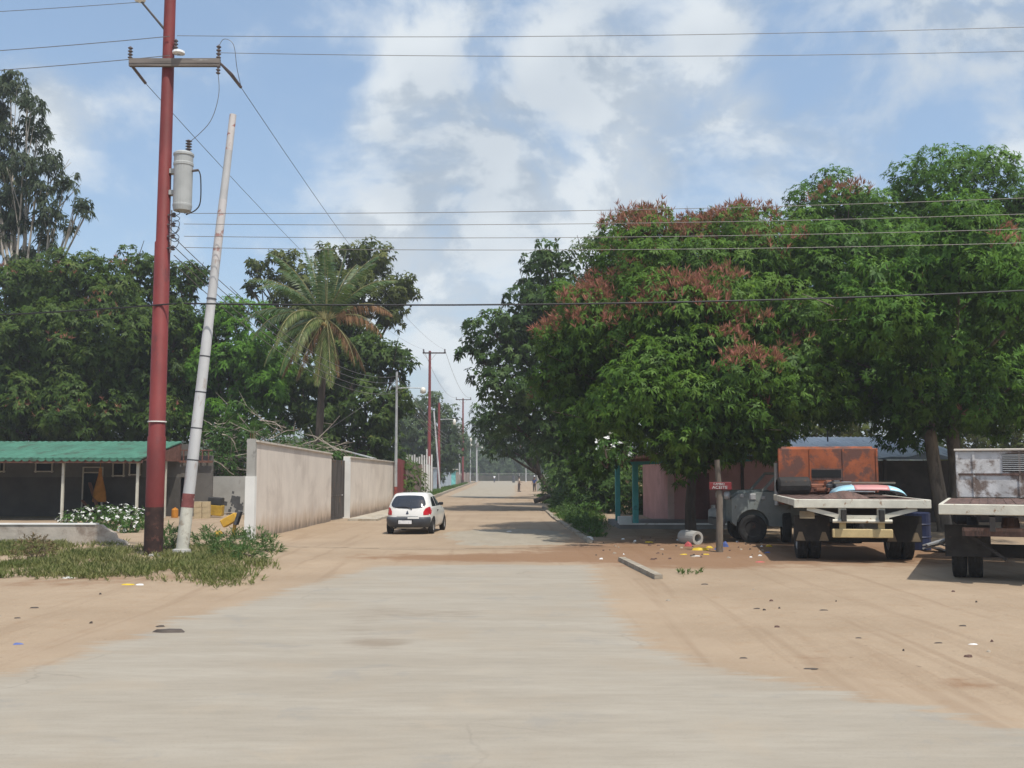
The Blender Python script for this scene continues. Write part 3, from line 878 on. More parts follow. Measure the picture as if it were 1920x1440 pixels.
for k, (u, D, r_, lab) in enumerate([(30, 60, 2.4, 'dark bush behind the shed roof at the left edge'), (140, 60, 2.4, 'dark bush behind the middle of the shed roof'), (240, 60, 2.2, 'dark bush behind the shed, left of the near red pole'),
        (340, 60, 2.2, 'dark bush behind the right end of the shed'), (430, 63, 2.0, 'dark bush under the bright green mango'), (520, 63, 2.0, 'dark bush left of the palm trunk'), (620, 66, 2.2, 'dark bush right of the palm trunk'), (720, 66, 2.2, 'dark bush behind the far end of the pale wall')]):
    x = (u - 960) / F * D
    shrub('undergrowth_bush', lab, [(x - 1.2, D, 1.4, r_ * .8), (x + 1.0, D + .5, 1.6, r_ * .8), (x, D, 2.9, r_ * .75)], L_DARK, 300 + k, L=.26, W=.1, nl=7, dens=26, cat='bush')
shrub('undergrowth_bush', 'dark undergrowth under the leaning dark tree, behind the porch', [(4.2, 54, 1.2, 1.3), (5.6, 53, 1.3, 1.4), (3.6, 56, 2.2, 1.3), (5.0, 55, 2.8, 1.5), (6.6, 52, 1.6, 1.4)], L_ROAD, 320, L=.24, W=.1, nl=7, dens=30, cat='bush')

shrub('undergrowth_bush', 'dark undergrowth reaching the ground under the tree where two people stand', [(3.5, 80, 1.2, 1.3), (4.3, 76, 1.6, 1.5), (5.2, 72, 1.3, 1.4), (3.9, 82, 3.2, 1.5), (5.0, 77, 3.6, 1.6), (6.2, 73, 3.0, 1.6), (4.6, 70, .8, 1.0)], L_ROAD, 321, L=.28, W=.12, nl=7, dens=26, cat='bush')

shrub('undergrowth_bush', 'hanging dark foliage round the leaning trunk at the right road edge', [(3.9, 88, 1.2, 1.4), (4.6, 92, 2.6, 1.8), (3.3, 90, 4.2, 1.5), (5.6, 90, 1.6, 1.7), (5.2, 94, 4.2, 1.8), (4.2, 98, 3.6, 1.6)], L_ROAD, 322, L=.3, W=.13, nl=7, dens=22, cat='bush')
shrub('weed_clump', 'low green weeds along the inner side of the right kerb', [(2.75, 34 + 2.1 * k, .1, .32 + .1 * (k % 3)) for k in range(13)], L_WEED, 323, L=.18, W=.03, nl=7, dens=120, up=1.4, droop=.0, cat='weeds')

# ---- grass (uncountable)
L_GRASS = leaf_mat('grass_blade', (.11, .15, .045), (.21, .21, .085), (.37, .31, .18), .4, .8, .1)
L_GRASS2 = leaf_mat('green_grass_blade', (.04, .09, .02), (.08, .15, .035), (.16, .19, .07), .25, .8, .1)


def grass(name_label, poly, n, h, m, seed, fn=None):
    g = np.random.default_rng(seed)
    poly = [tuple(p) for p in poly]
    xs = [p[0] for p in poly]; ys = [p[1] for p in poly]
    x = g.uniform(min(xs), max(xs), n * 3); y = g.uniform(min(ys), max(ys), n * 3)
    d = sdf(poly, x, y)
    pr = ss(d + 1.6 * (fbm(x, y, seed + 4, .55) - .5), -.1, 1.1) * (0.04 + 1.1 * ss(fbm(x, y, seed, .9), .36, .62))
    k = g.random(len(x)) < pr
    x, y = x[k][:n], y[k][:n]
    z = ground_z(x, y)
    C = np.stack([x, y, z], 1)
    hs = .45 + 1.1 * fbm(x, y, seed + 2, .8)
    A = np.tile([[0, 0, 1.]], (len(x), 1))
    cl = np.clip(fbm(x, y, seed + 9, .5) * .9 + .15 * g.normal(size=len(x)), 0, 1)
    V, r = leaves(C, A, 5, h, .022, g, .7, 1.1, .0, cl=cl, bend=.15, lvar=.7)
    base_ = np.repeat(C, 5, 0).repeat(4, 0); V = base_ + (V - base_) * np.repeat(hs, 20)[:, None]
    me = np_mesh('grass', V, np.arange(len(V)).reshape(-1, 4), {'rnd': ('FACE', r)})
    o = link_mesh('grass', me, m)
    return tag(o, name_label, 'grass', kind='stuff')


grass('dry green grass around the foot of the near red pole', [g2(-200, 1015), g2(250, 1022), g2(350, 1030), g2(530, 1030), g2(520, 1078), g2(440, 1108), g2(300, 1098), g2(-250, 1092)], 17000, .15, L_GRASS, 61)
grass('green grass between the right kerb and the bushes', [(2.5, 32), (3.6, 35), (4.0, 42), (4.2, 60), (4.2, 95), (2.0, 95), (2.2, 60), (2.1, 48), (2.4, 38)], 17000, .2, L_GRASS2, 62)
grass('grass verge along the left kerb in the distance', [(-6.8, 80), (-8.3, 200), (-9.6, 200), (-9.2, 120), (-8.2, 80)], 9000, .35, L_GRASS2, 63)
grass('sparse grass beside the loose kerb stone', [g2(1235, 1075), g2(1330, 1073), g2(1310, 1088), g2(1240, 1083)], 500, .12, L_GRASS2, 64)

# ---- palm
def palm(base, heart, seed):
    g = np.random.default_rng(seed); rr = random.Random(seed)
    base = Vector(base); heart = Vector(heart)
    root = thing('coconut_palm', 'coconut palm with drooping and some dead brown fronds behind the white wall', 'palm tree', base)
    H = heart - base
    b = MB()
    pts = []; rad = []
    for i in range(15):
        t = i / 14
        pts.append(Vector((H.x * t ** 1.6, H.y * t, H.z * t - .15 * (i == 0)))); rad.append(.24 - .09 * t + .02 * (i % 2) + (.1 if i == 0 else 0))
    b.tube(pts, rad, 12)
    b.build('trunk', M_BARKD, root, smooth=True)
    green = leaf_mat('palm_leaflet', (.035, .075, .02), (.07, .125, .035), (.14, .18, .06), .3, .4, .5)
    yellow = leaf_mat('yellowing_leaflet', (.07, .11, .03), (.13, .17, .05), (.22, .23, .09), .3)
    brown = leaf_mat('dead_leaflet', (.09, .045, .025), (.16, .085, .045), (.26, .15, .08), .2, .8, .1)
    M_RACH = mat('rachis', (.22, .20, .08), .6)
    # (azimuth deg [0=+x, 90=away], start elevation, length, droop, material)
    fr = [(170, 78, 3.6, .45, 0), (120, 70, 4.0, .6, 0), (190, 65, 4.0, .7, 0), (15, 68, 4.0, .7, 0), (225, 45, 4.0, .9, 0), (300, 50, 3.6, 1.0, 0), (95, 85, 3.6, .25, 0), (20, 80, 3.4, .4, 0), (60, 65, 3.8, .55, 0), (150, 62, 3.9, .75, 0), (200, 50, 4.0, .8, 0), (270, 70, 3.4, .6, 0), (330, 62, 3.7, .8, 0),
          (10, 55, 3.8, .8, 0), (100, 55, 4, .8, 0), (185, 28, 4.1, .85, 0), (215, 22, 4.0, 1.25, 0), (240, 25, 4.1, 1.6, 1), (255, 5, 4.0, 1.5, 1), (205, -5, 3.8, 1.2, 0), (230, -15, 3.9, 1.2, 0), (270, -62, 3.4, .4, 1), (250, -70, 3.2, .4, 2),
          (285, -45, 3.8, .8, 1), (140, 20, 3.8, 1.0, 0), (60, 30, 3.8, 1.0, 0), (355, 38, 3.4, 1.05, 2), (340, 20, 3.2, 1.1, 2), (300, -45, 3.2, .7, 2), (190, -40, 3.3, .7, 2), (320, -25, 3.0, .9, 2), (230, -50, 3.4, .6, 2), (20, -35, 3.0, .8, 2)]
    for az, el, Ln, dr, mi in fr:
        Ln *= 1.18
        az = R(az + rr.uniform(-6, 6)); e = R(el)
        p = Vector(H); p += Vector((math.cos(az), math.sin(az), 0)) * .12
        dirn = Vector((math.cos(az) * math.cos(e), math.sin(az) * math.cos(e), math.sin(e)))
        n = 26; seg = Ln / n; line = [Vector(p)]; dirs = []
        for k in range(n):
            dirn = (dirn + Vector((0, 0, -1)) * dr * (1.6 / n) * (.4 + 1.2 * k / n)).normalized()
            p = p + dirn * seg; line.append(Vector(p)); dirs.append(Vector(dirn))
        rb = MB(); rb.tube([q for q in line[::2]], [.035 * (1 - .85 * i / (n // 2)) + .004 for i in range(len(line[::2]))], 5)
        fo = rb.build('frond', M_RACH, root)
        V = []; r_ = []
        hz = Vector((-math.sin(az), math.cos(az), 0))
        for k in range(3, n):
            for sub in (0, .5):
                t = (k + sub) / n
                q = line[k].lerp(line[min(k + 1, n)], sub)
                ll = .78 * math.sin(PI * min(1, .18 + .78 * t)) ** .8 * (1 if mi < 2 else .8) * rr.uniform(.8, 1.1)
                for s in (-1, 1):
                    if mi == 2 and rr.random() < .25: continue
                    d = (hz * s * .8 + dirs[min(k, n - 1)] * .75 + Vector((0, 0, -.30 - .5 * (mi == 2) - rr.uniform(0, .25)))).normalized()
                    m1 = q + d * ll * .5; m1.z -= .03
                    tp = q + d * ll; tp.z -= ll * (.28 + .25 * (mi == 2))
                    wv = dirs[min(k, n - 1)] * .042
                    V += [q, m1 + wv, tp, m1 - wv]; r_.append(rr.random())
        V = np.array([tuple(x) for x in V])
        me = np_mesh('leaflet', V, np.arange(len(V)).reshape(-1, 4), {'rnd': ('FACE', np.array(r_))})
        link_mesh('leaflet', me, (green, yellow, brown)[mi], fo)
        if mi == 2: fo['label'] = 'dead brown frond'
    nb = MB()
    for k in range(9):
        a = k * .7; c = H + Vector((math.cos(a) * .28, math.sin(a) * .28, -.25 - .12 * (k % 3)))
        nb.lathe([(.01, -.14), (.09, -.08), (.12, 0), (.09, .09), (.01, .14)], 8, Matrix.Translation(c))
    nb.build('coconut', mat('coconut_husk', (.22, .14, .04), .6), root, smooth=True)
    return root


palm(G(592, 962), P(612, 600, G(592, 962).y + .5), 71)

# ---- dead branch pile
b = MB(); rr = random.Random(77)
M_DEAD = mat('dead_wood', (.34, .29, .23), .9, .3, 4, bump=.3)
bp = thing('branch_pile', 'heap of pale dead branches lying behind the white wall', 'branches', (-13.2, 54, 0))
for i in range(130):
    u = rr.uniform(375, 640); D = rr.uniform(51.6, 55)
    vmin = 790 if u < 520 else 812 + (u - 520) * .16
    p = P(u, rr.uniform(vmin, 900), D); p.z = max(p.z, .3)
    az = rr.uniform(0, 6.28); L_ = rr.uniform(1.0, 3.2)
    d = Vector((math.cos(az), math.sin(az) * .3, rr.uniform(-.25, .35)))
    pts = [p - d * L_ / 2]; q = pts[0]
    for k in range(5):
        d = (d + Vector((rr.gauss(0, .22), rr.gauss(0, .2), rr.gauss(0, .2)))).normalized()
        q = q + d * L_ / 5; pts.append(q)
        if k in (1, 3):
            e = (d + Vector((rr.gauss(0, .7), rr.gauss(0, .5), rr.gauss(.2, .5)))).normalized() * L_ * .3
            b.tube([q - bp.location, q + e - bp.location], [.014, .004], 4)
    r0 = rr.uniform(.012, .04)
    b.tube([x - bp.location for x in pts], [r0 * (1 - .13 * k) for k in range(6)], 5)
b.build('branches', M_DEAD, bp)
# trunk props of the heap so it stands on the ground
b = MB()
for k in range(6):
    x = -15.2 + k * 1.1
    b.tube([Vector((x, 53 + .4 * k, 0)) - bp.location, Vector((x + .4, 53.6 + .4 * k, 1.8)) - bp.location, Vector((x - .3, 53.9 + .4 * k, 3.2)) - bp.location], [.07, .05, .02], 6)
b.build('stump', M_DEAD, bp)

# ================================================================== built things
M_REDPOLE = mat('red_pole_paint', (.165, .028, .026), .65, .25, 1.2, (.10, .024, .024), (.56, .72), bump=.15, detail=9, stretch=(1, 1, .5))
M_TAR = mat('pole_tar', (.038, .02, .016), .8, .4, 4, (.10, .04, .03), (.55, .65))
M_WPOLE = mat('worn_white_paint', (.47, .47, .465), .6, .12, 2, (.36, .30, .27), (.60, .70), cscale=3.5, bump=.15, stretch=(1, 1, .35))
M_RPEEL = mat('peeling_red_paint', (.38, .22, .20), .7, .25, 3, (.53, .51, .50), (.36, .46), cscale=5, bump=.2)
M_RBAND = mat('faded_red_band', (.23, .075, .07), .7, .3, 3, (.45, .35, .32), (.6, .68), cscale=6, bump=.2)
M_GALV = mat('galvanised_steel', (.45, .46, .46), .5, .15, 3, (.25, .22, .2), (.62, .72), metal=.3)
M_STEEL = mat('dark_steel', (.10, .10, .105), .5, .3, 4, metal=.4)
M_TRAFO = mat('transformer_paint', (.36, .37, .36), .5, .1, 2, (.33, .28, .22), (.66, .74), bump=.05)
M_INSUL = mat('insulator_ceramic', (.12, .10, .10), .3, .2, 4)
M_WINS = mat('white_ceramic', (.75, .76, .76), .25, .05, 4)
M_WIRE = mat('wire_metal', (.16, .15, .14), .5, .1, 4, metal=.3)
M_CABLE = mat('black_cable', (.02, .02, .022), .6, .1, 4)
M_LAMPG = mat('lamp_glass', (.72, .70, .62), .25, .05, 3)
M_WHITEPAINT = mat('white_wall_paint', (.70, .69, .65), .85, .06, 1.5, (.5, .46, .38), (.62, .74), bump=.15)
M_STUCCO = mat('pale_stucco', (.47, .405, .355), .92, .07, .8, (.40, .33, .27), (.55, .75), bump=.25, bscale=40)
M_CEMENT = mat('grey_cement', (.34, .33, .30), .92, .12, 1.2, (.22, .21, .19), (.58, .7), bump=.35)
M_COPING = mat('pale_coping', (.55, .50, .43), .9, .12, 2, (.3, .26, .2), (.55, .68))
M_GATE = mat('dark_gate_metal', (.085, .075, .068), .65, .3, 2, (.16, .10, .06), (.56, .66), stretch=(2, 2, .3))


def insul(b, p, r=.06, h=.3, n=4, ax='z'):
    prof = []
    for k in range(n):
        z = h * k / n
        prof += [(r * .45, z), (r, z + h / n * .3), (r * .95, z + h / n * .45), (r * .45, z + h / n * .75)]
    prof.append((.01, h))
    M = Matrix.Translation(p)
    if ax == 'x': M = M @ Matrix.Rotation(PI / 2, 4, 'Y')
    b.lathe(prof, 10, M)


# ---- near red pole
pb = G(287, 1045); PX, PY = pb.x, pb.y
pole = thing('utility_pole', 'tall near red steel pole with transformer and crossarm', 'utility pole', (PX, PY, 0), group='red utility poles along the side street')
b = MB(); b.tube([(0, 0, 1.25), (0, 0, 3.0), (0, 0, 3.03), (0, 0, 8.0), (0, 0, 8.03), (0, 0, 15.2)], [.225, .225, .205, .195, .17, .14], 20)
b.build('pole_shaft', M_REDPOLE, pole, smooth=True)
b = MB(); b.tube([(0, 0, -.2), (0, 0, 1.25)], [.232, .228], 20); b.build('pole_foot', M_TAR, pole, smooth=True)
b = MB(); b.tube([(-.001, 0, 3.38), (-.001, 0, 3.41)], [.232, .232], 20); b.build('band', M_WHITEPAINT, pole)
zc = P(340, 121, PY).z
ca = MB(); ca.box((.24, -.2, zc), (2.35, .12, .13)); ca.box((.24, -.2, zc - .1), (2.35, .1, .07))
ca = ca.build('crossarm', mat('weathered_timber', (.16, .14, .125), .9, .3, 3, (.42, .40, .36), (.6, .7), stretch=(.3, 3, 3)), pole)
ins = MB(); insul(ins, (1.37, -.2, zc + .07), .065, .38); ins.build('insulator', M_INSUL, ca)
ins = MB(); insul(ins, (-.92, -.2, zc + .07), .065, .34); ins.build('insulator', M_INSUL, ca)
ins = MB(); ins.tube([(1.42, -.2, zc - .05), (1.62, .1, zc - .22), (1.78, .5, zc - .42)], [.03, .05, .04], 8); insul(ins, (1.37, -.2, zc - .34), .06, .25, 3); ins.build('insulator', M_INSUL, ca)
ins = MB(); ins.tube([(-.9, -.1, zc - .08), (-.72, .4, zc - .35)], [.04, .04], 8); ins.build('insulator', M_INSUL, ca)
ins = MB(); ins.lathe([(.05, 0), (.16, .03), (.15, .09), (.04, .14)], 12, Matrix.Translation((.35, -.25, zc + .16))); ins.build('insulator', M_WINS, pole)
ins = MB(); insul(ins, (.22, -.1, zc + .3), .06, .35); ins.build('insulator', M_INSUL, pole)
la = MB(); la.tube([(0, 0, P(310, 65, PY).z), (-.65, -.3, P(270, 12, PY).z)], [.035, .03], 8); la = la.build('lamp_arm', M_STEEL, pole)
lh = MB(); lh.lathe([(.01, -.1), (.13, -.06), (.15, 0), (.1, .1), (.04, .18)], 12, Matrix.Translation((-.68, -.3, P(265, 8, PY).z))); lh.build('lamp_head', M_LAMPG, la, smooth=True)
zt0, zt1 = P(345, 392, PY - .3).z, P(345, 287, PY - .3).z
tx = P(340, 300, PY - .3).x - PX
tr = MB()
tr.lathe([(.001, zt0 - .02), (.22, zt0), (.242, zt0 + .12), (.242, zt0 + .16), (.234, zt0 + .17), (.238, zt1 - .3), (.252, zt1 - .28), (.252, zt1 - .22), (.238, zt1 - .2), (.238, zt1 - .03), (.258, zt1 - .02), (.258, zt1 + .03), (.2, zt1 + .08), (.001, zt1 + .1)], 22, Matrix.Translation((tx, -.12, 0)))
tr.box((tx - .27, 0, zt0 + .5), (.2, .2, .12)); tr.box((tx - .27, 0, zt1 - .4), (.2, .2, .12))
tr = tr.build('transformer', M_TRAFO, pole, smooth=False)
bs_ = MB(); insul(bs_, (tx + .12, -.12, zt1 + .06), .085, .36, 5); bs_.build('bushing', M_INSUL, tr)
bs_ = MB(); bs_.tube([(tx + .24, -.15, zt1 - .42), (tx + .40, -.15, zt1 - .4)], [.035, .035], 8); bs_.build('bushing', M_INSUL, tr)
dl = MB(); dl.stube([(tx + .40, -.15, zt1 - .4), (tx + .46, -.15, zt1 - .6), (tx + .47, -.15, zt0 + .25), (tx + .36, -.15, zt0 + .02), (tx + .1, -.12, zt0 - .1)], .016, 6); dl.build('cable', M_CABLE, tr)
dl = MB(); dl.stube([(1.37, -.2, zc - .3), (1.4, -.2, zc - .9), (1.2, -.2, zc - 1.6), (.7, -.15, zc - 2.1), (tx + .12, -.12, zt1 + .42)], .009, 5); dl.build('jumper_wire', M_WIRE, pole)
dl = MB(); dl.stube([(1.37, -.2, zc + .4), (1.5, -.2, zc + .6), (1.75, -.2, zc + .45), (1.8, 0, zc - .1), (1.78, .5, zc - .4)], .008, 5); dl.build('jumper_wire', M_WIRE, pole)
for v in (403, 421, 443, 465):
    rk = MB(); z = P(345, v, PY - .1).z
    rk.box((.24, -.1, z), (.18, .05, .03)); insul(rk, (.30, -.1, z - .06), .06, .13, 2); rk.build('rack_insulator', M_INSUL, pole)
rk = MB(); rk.tube([(.24, -.1, P(345, 475, PY).z), (.24, -.1, P(345, 396, PY).z)], .02, 6); rk.build('rack', M_GALV, pole)
for k in range(6):
    rr = random.Random(200 + k); z = P(345, 405 + 11 * k, PY).z
    jw = MB(); jw.stube([(.2, -.15, z), (.42, -.3, z - .05 - rr.random() * .2), (.5, -.25, z + .1 * rr.random()), (.3, -.1, z + .18)], .009, 5); jw.build('jumper_wire', M_CABLE, pole)

# ---- leaning white pole
w0 = G(340, 1045); w1 = P(437, 215, w0.y + .3)
wp = thing('leaning_pole', 'white pole with peeling red bands leaning right, beside the near red pole', 'pole', tuple(w0))
d = (w1 - w0)
pt = lambda t: d * t
b = MB(); b.tube([pt(.0), pt(.108)], [.155, .152], 16); b.build('lower_shaft', mat('yellowed_white_paint', (.54, .52, .44), .7, .15, 3, (.36, .31, .24), (.52, .68)), wp, smooth=True)
b = MB(); b.tube([pt(.108), pt(.138)], [.154, .152], 16); b.build('red_band', M_RBAND, wp, smooth=True)
b = MB(); b.tube([pt(.138), pt(.5), pt(.503), pt(.66)], [.145, .128, .120, .11], 16); b.build('shaft', M_WPOLE, wp, smooth=True)
b = MB(); b.tube([pt(.66), pt(.80)], [.112, .103], 16); b.build('upper_shaft', M_RPEEL, wp, smooth=True)
b = MB(); b.tube([pt(.80), pt(.915)], [.1, .093], 16); b.build('shaft', M_WPOLE, wp, smooth=True)
b = MB(); b.tube([pt(.915), pt(1)], [.093, .088], 16); b.build('top_shaft', mat('faded_red_white', (.52, .49, .47), .7, .1, 3, (.32, .12, .1), (.54, .62), cscale=4), wp, smooth=True)
for t in (.21, .28, .36, .44, .57):
    b = MB(); r_ = .148 - .04 * t + .004
    b.tube([pt(t), pt(t + .003)], [r_, r_], 16); b.build('strap', M_STEEL, wp)
b = MB(); b.lathe([(.34, -.1), (.36, .06), (.3, .1), (.24, .12), (.22, .2), (.14, .22)], 14); b.build('footing', M_CEMENT, wp)
b = MB(); b.box((-.35, -.25, .05), (.7, .35, .12), bev=.03); b.build('footing_slab', M_CEMENT, wp)

# ---- other poles
def red_pole(px, D, top_v, label, arm=None, lamp=None, trafo=None, r=.2, group='red utility poles along the side street'):
    x = (px - 960) / F * D; h = P(px, top_v, D).z
    t = thing('utility_pole', label, 'utility pole', (x, D, 0), group=group)
    b = MB(); b.tube([(0, 0, .8), (0, 0, h * .5), (0, 0, h * .503), (0, 0, h)], [r, r * .95, r * .85, r * .7], 12); b.build('pole_shaft', M_REDPOLE, t, smooth=True)
    b = MB(); b.tube([(0, 0, -.2), (0, 0, .8)], [r * 1.03, r * 1.02], 12); b.build('pole_foot', M_TAR, t, smooth=True)
    if arm:
        a = MB(); a.box((arm[0], -.15, h - .25), (arm[1], .12, .14)); a = a.build('crossarm', M_TAR, t)
        for sx in (arm[0] - arm[1] / 2 + .1, arm[0] + arm[1] / 2 - .1):
            i_ = MB(); insul(i_, (sx, -.15, h - .18), .11, .4); i_.build('insulator', M_INSUL, a)
        for s in (-1, 1):
            br = MB(); br.bar((s * .12, -.17, h - 1.1), (s * .75, -.17, h - .3), .05, .05); br.build('brace', M_GALV, t)
    if lamp:
        z = P(px, lamp[0], D).z; e = (lamp[1] - px) / F * D
        a = MB(); a.tube([(0, 0, z), (e * .6, -.05, z + .08), (e, -.1, z)], .035, 6); a = a.build('lamp_arm', M_GALV, t)
        l_ = MB(); l_.lathe([(.02, .1), (.12, .05), (.2, -.15), (.18, -.45), (.08, -.6), (.01, -.62)], 10, Matrix.Translation((e, -.1, z))); l_.build('lamp_head', M_LAMPG, a, smooth=True)
    if trafo:
        z0, z1 = P(px, trafo[1], D).z, P(px, trafo[0], D).z
        q = MB(); q.lathe([(.01, z0), (.32, z0 + .03), (.34, z1 - .1), (.36, z1), (.1, z1 + .15), (.05, z1 + .5), (.01, z1 + .5)], 14, Matrix.Translation((trafo[2], -.1, 0))); q.build('transformer', M_TRAFO, t, smooth=True)
    return t, h


P2, h2 = red_pole(805, 114, 658, 'tall red pole with a T shaped crossarm, standing before the white posts', arm=(.5, 2.6))
P3, h3 = red_pole(868, 190, 747, 'farther red pole with a T shaped crossarm and a lamp', arm=(.1, 2.9), lamp=(822, 883))
red_pole(823, 121, 755, 'thin short red pole with a lamp, right beside the leaning thin white pole', lamp=(787, 852), r=.19)


def grey_pole(px, D, top_v, label, r=.11, m=None, lamps=(), lean=0, foot=None, tbox=None, name='lamp_pole', cat='lamp pole', group=None):
    x = (px - 960) / F * D; h = P(px, top_v, D).z
    t = thing(name, label, cat, (x, D, 0), group=group)
    b = MB(); b.tube([(0, 0, -.2), (lean * .5, 0, h * .5), (lean, 0, h)], [r, r * .85, r * .7], 10); b.build('pole_shaft', m or M_GALV, t, smooth=True)
    if foot:
        b = MB(); b.tube([(0, 0, -.2), (0, 0, foot)], [r * 1.06, r * 1.05], 10); b.build('pole_foot', foot_m, t, smooth=True)
    for v, u2 in lamps:
        z = P(px, v, D).z; e = (u2 - px) / F * D
        a = MB(); a.tube([(0, 0, z), (e * .5, -.05, z + .02), (e, -.1, z)], .03, 6); a = a.build('lamp_arm', M_GALV, t)
        l_ = MB(); l_.lathe([(.02, .06), (.1, .04), (.17, -.1), (.17, -.28), (.02, -.34)], 10, Matrix.Translation((e, -.1, z))); l_.build('lamp_head', M_LAMPG, a, smooth=True)
    if tbox:
        b = MB(); b.lathe([(.3, 0), (.42, .02), (.42, 1.5), (.2, 1.6), (.1, 2.0), (.01, 2.0)], 12, Matrix.Translation((0, -.1, tbox))); b.build('transformer', M_TRAFO, t, smooth=True)
    return t, h


foot_m = mat('rusty_red_foot', (.22, .05, .04), .8, .3, 4)
GP, hg = grey_pole(743, 60, 697, 'slim grey lamp pole at the end of the white wall', .10, lamps=[(728, 793)], foot=1.3)
for k in range(4):
    rk = MB(); rk.box((.12, -.02, hg - .25 - .32 * k), (.12, .05, .05)); rk.build('rack_insulator', M_INSUL, GP)
grey_pole(826, 119, 771, 'thin white pole leaning left against the short red pole', .12, M_WPOLE, lean=-.8, name='leaning_pole', cat='pole')
grey_pole(862, 188, 808, 'grey pole with a bulky top, just left of the farther red pole', .17, name='utility_pole', cat='utility pole', tbox=P(862, 815, 188).z)
grey_pole(882, 215, 826, 'slim grey lamp pole between the farther red pole and the pole with a white box', .15, lamps=[(833, 884)])
grey_pole(894, 235, 822, 'farthest pole, carrying a white box and two lamps', .2, M_WPOLE, lamps=[(838, 904), (845, 909)], name='utility_pole', cat='utility pole', tbox=P(894, 838, 235).z)
grey_pole(986, 240, 878, 'short white post at the far end of the street, right side', .16, M_WPOLE, name='post', cat='post')

# ---- wires
def wire(label, a, c, sag=.3, r=.010, m=None, group='overhead wires', n=18):
    a, c = Vector(a), Vector(c)
    pts = []
    for k in range(n + 1):
        t = k / n; p = a.lerp(c, t); p.z -= sag * 4 * t * (1 - t); pts.append(p - a)
    b = MB(); b.tube(pts, r, 5)
    o = b.build('overhead_wire', m or M_WIRE, loc=a)
    return tag(o, label, 'wire', group)


def across(v0, v1, lab, right=True, r=.008, m=None, D=None, sag=.25, u0=345):
    D = D or PY - .2
    a = P(u0, v0, D); c = P(1920, v1, D)
    c = a + (c - a) * 1.45
    return wire(lab, a, c, sag, r, m)


across(67, 36, 'topmost wire crossing the whole sky to the right of the near red pole', u0=332)
across(99, 81, 'second wire from the top crossing the sky, just under the topmost', u0=410)
across(400, 356, 'uppermost of the four middle wires running right from below the transformer')
across(420, 386, 'second of the four middle wires running right from below the transformer')
across(443, 414, 'third of the four middle wires running right from below the transformer')
across(464, 440, 'lowest of the four middle wires running right from below the transformer')
across(569, 523, 'thick black cable crossing in front of the palm and the mango trees', r=.022, m=M_CABLE, sag=.35)
wire('thick black cable running left of the near red pole before the dark mangoes', P(330, 569, PY - .2), P(-400, 600, PY - .2), .1, .02, M_CABLE)
wire('upper thin wire running left from the near red pole', P(318, 68, PY - .2), P(-500, 120, PY - .2), .1)
wire('lower thin wire running left from the near red pole', P(318, 104, PY - .2), P(-500, 158, PY - .2), .1)
wire('faint wire at the top left corner, above the lamp', P(262, 4, PY - .3), P(-400, 40, PY - .3), .05, .008)
ph = Vector((P2.location.x, P2.location.y, h2))
wire('diagonal wire from the right end of the near crossarm towards the T shaped pole', (PX + 1.78, PY + .5, zc - .42), ph + Vector((1.7, -.15, .15)), 1.2, .009)
wire('diagonal wire passing behind the transformer towards the T shaped pole', (PX - .72, PY + .4, zc - .35), ph + Vector((-.7, -.15, .15)), 1.2, .009)
p3 = Vector((P3.location.x, P3.location.y, h3))
wire('wire between the right arms of the two T shaped poles', ph + Vector((1.7, -.15, .15)), p3 + Vector((1.45, -.15, .15)), 1.6, .02)
wire('wire between the left arms of the two T shaped poles', ph + Vector((-.7, -.15, .15)), p3 + Vector((-1.25, -.15, .15)), 1.6, .02)
for k, nm in enumerate(['top', 'second', 'third', 'lowest']):
    wire('%s of four sagging wires from the near red pole to the grey lamp pole' % nm, (PX + .3, PY, P(345, 425 + 16 * k, PY).z - .3), GP.location + Vector((.12, 0, hg - .25 - .32 * k)), 1.2, .011)
    wire('%s of four wires from the slim grey lamp pole to the bulky grey pole' % nm, GP.location + Vector((.12, 0, hg - .25 - .32 * k)), P(862, 812 + 5 * k, 188), 1.8, .02)
wire('stay wire slanting from the bulky grey pole to the short red pole', P(862, 812, 188), P(823, 858, 121), .1, .02)
wire('stay wire slanting from the slim grey lamp pole down to the yard', GP.location + Vector((0, 0, hg - .6)), (-11.5, 52, 3.0), .1, .012)

# ---- white boundary wall
def wallseg(name, label, p0, p1, h0, h1, th, m, parent=None):
    """vertical wall between ground points p0,p1 ; returns parent thing"""
    p0, p1 = Vector(p0), Vector(p1)
    t = thing(name, label, 'wall', tuple(p0))
    d = (p1 - p0); d.z = 0; L = d.length; d.normalize(); nrm_ = Vector((-d.y, d.x, 0)) * th
    b = MB(); n = 10
    vs = []
    for k in range(n + 1):
        q = d * (L * k / n); h = h0 + (h1 - h0) * k / n
        for o in (Vector((0, 0, 0)), nrm_):
            vs += [q + o + Vector((0, 0, -.2)), q + o + Vector((0, 0, h))]
    fs = []
    for k in range(n):
        a = k * 4; c = a + 4
        fs += [(a, c, c + 1, a + 1), (a + 2, a + 3, c + 3, c + 2), (a + 1, c + 1, c + 3, a + 3)]
    fs += [(0, 1, 3, 2), (n * 4, n * 4 + 2, n * 4 + 3, n * 4 + 1)]
    b.add(vs, fs)
    b.build('wall', m, t)
    return t, d, L, nrm_


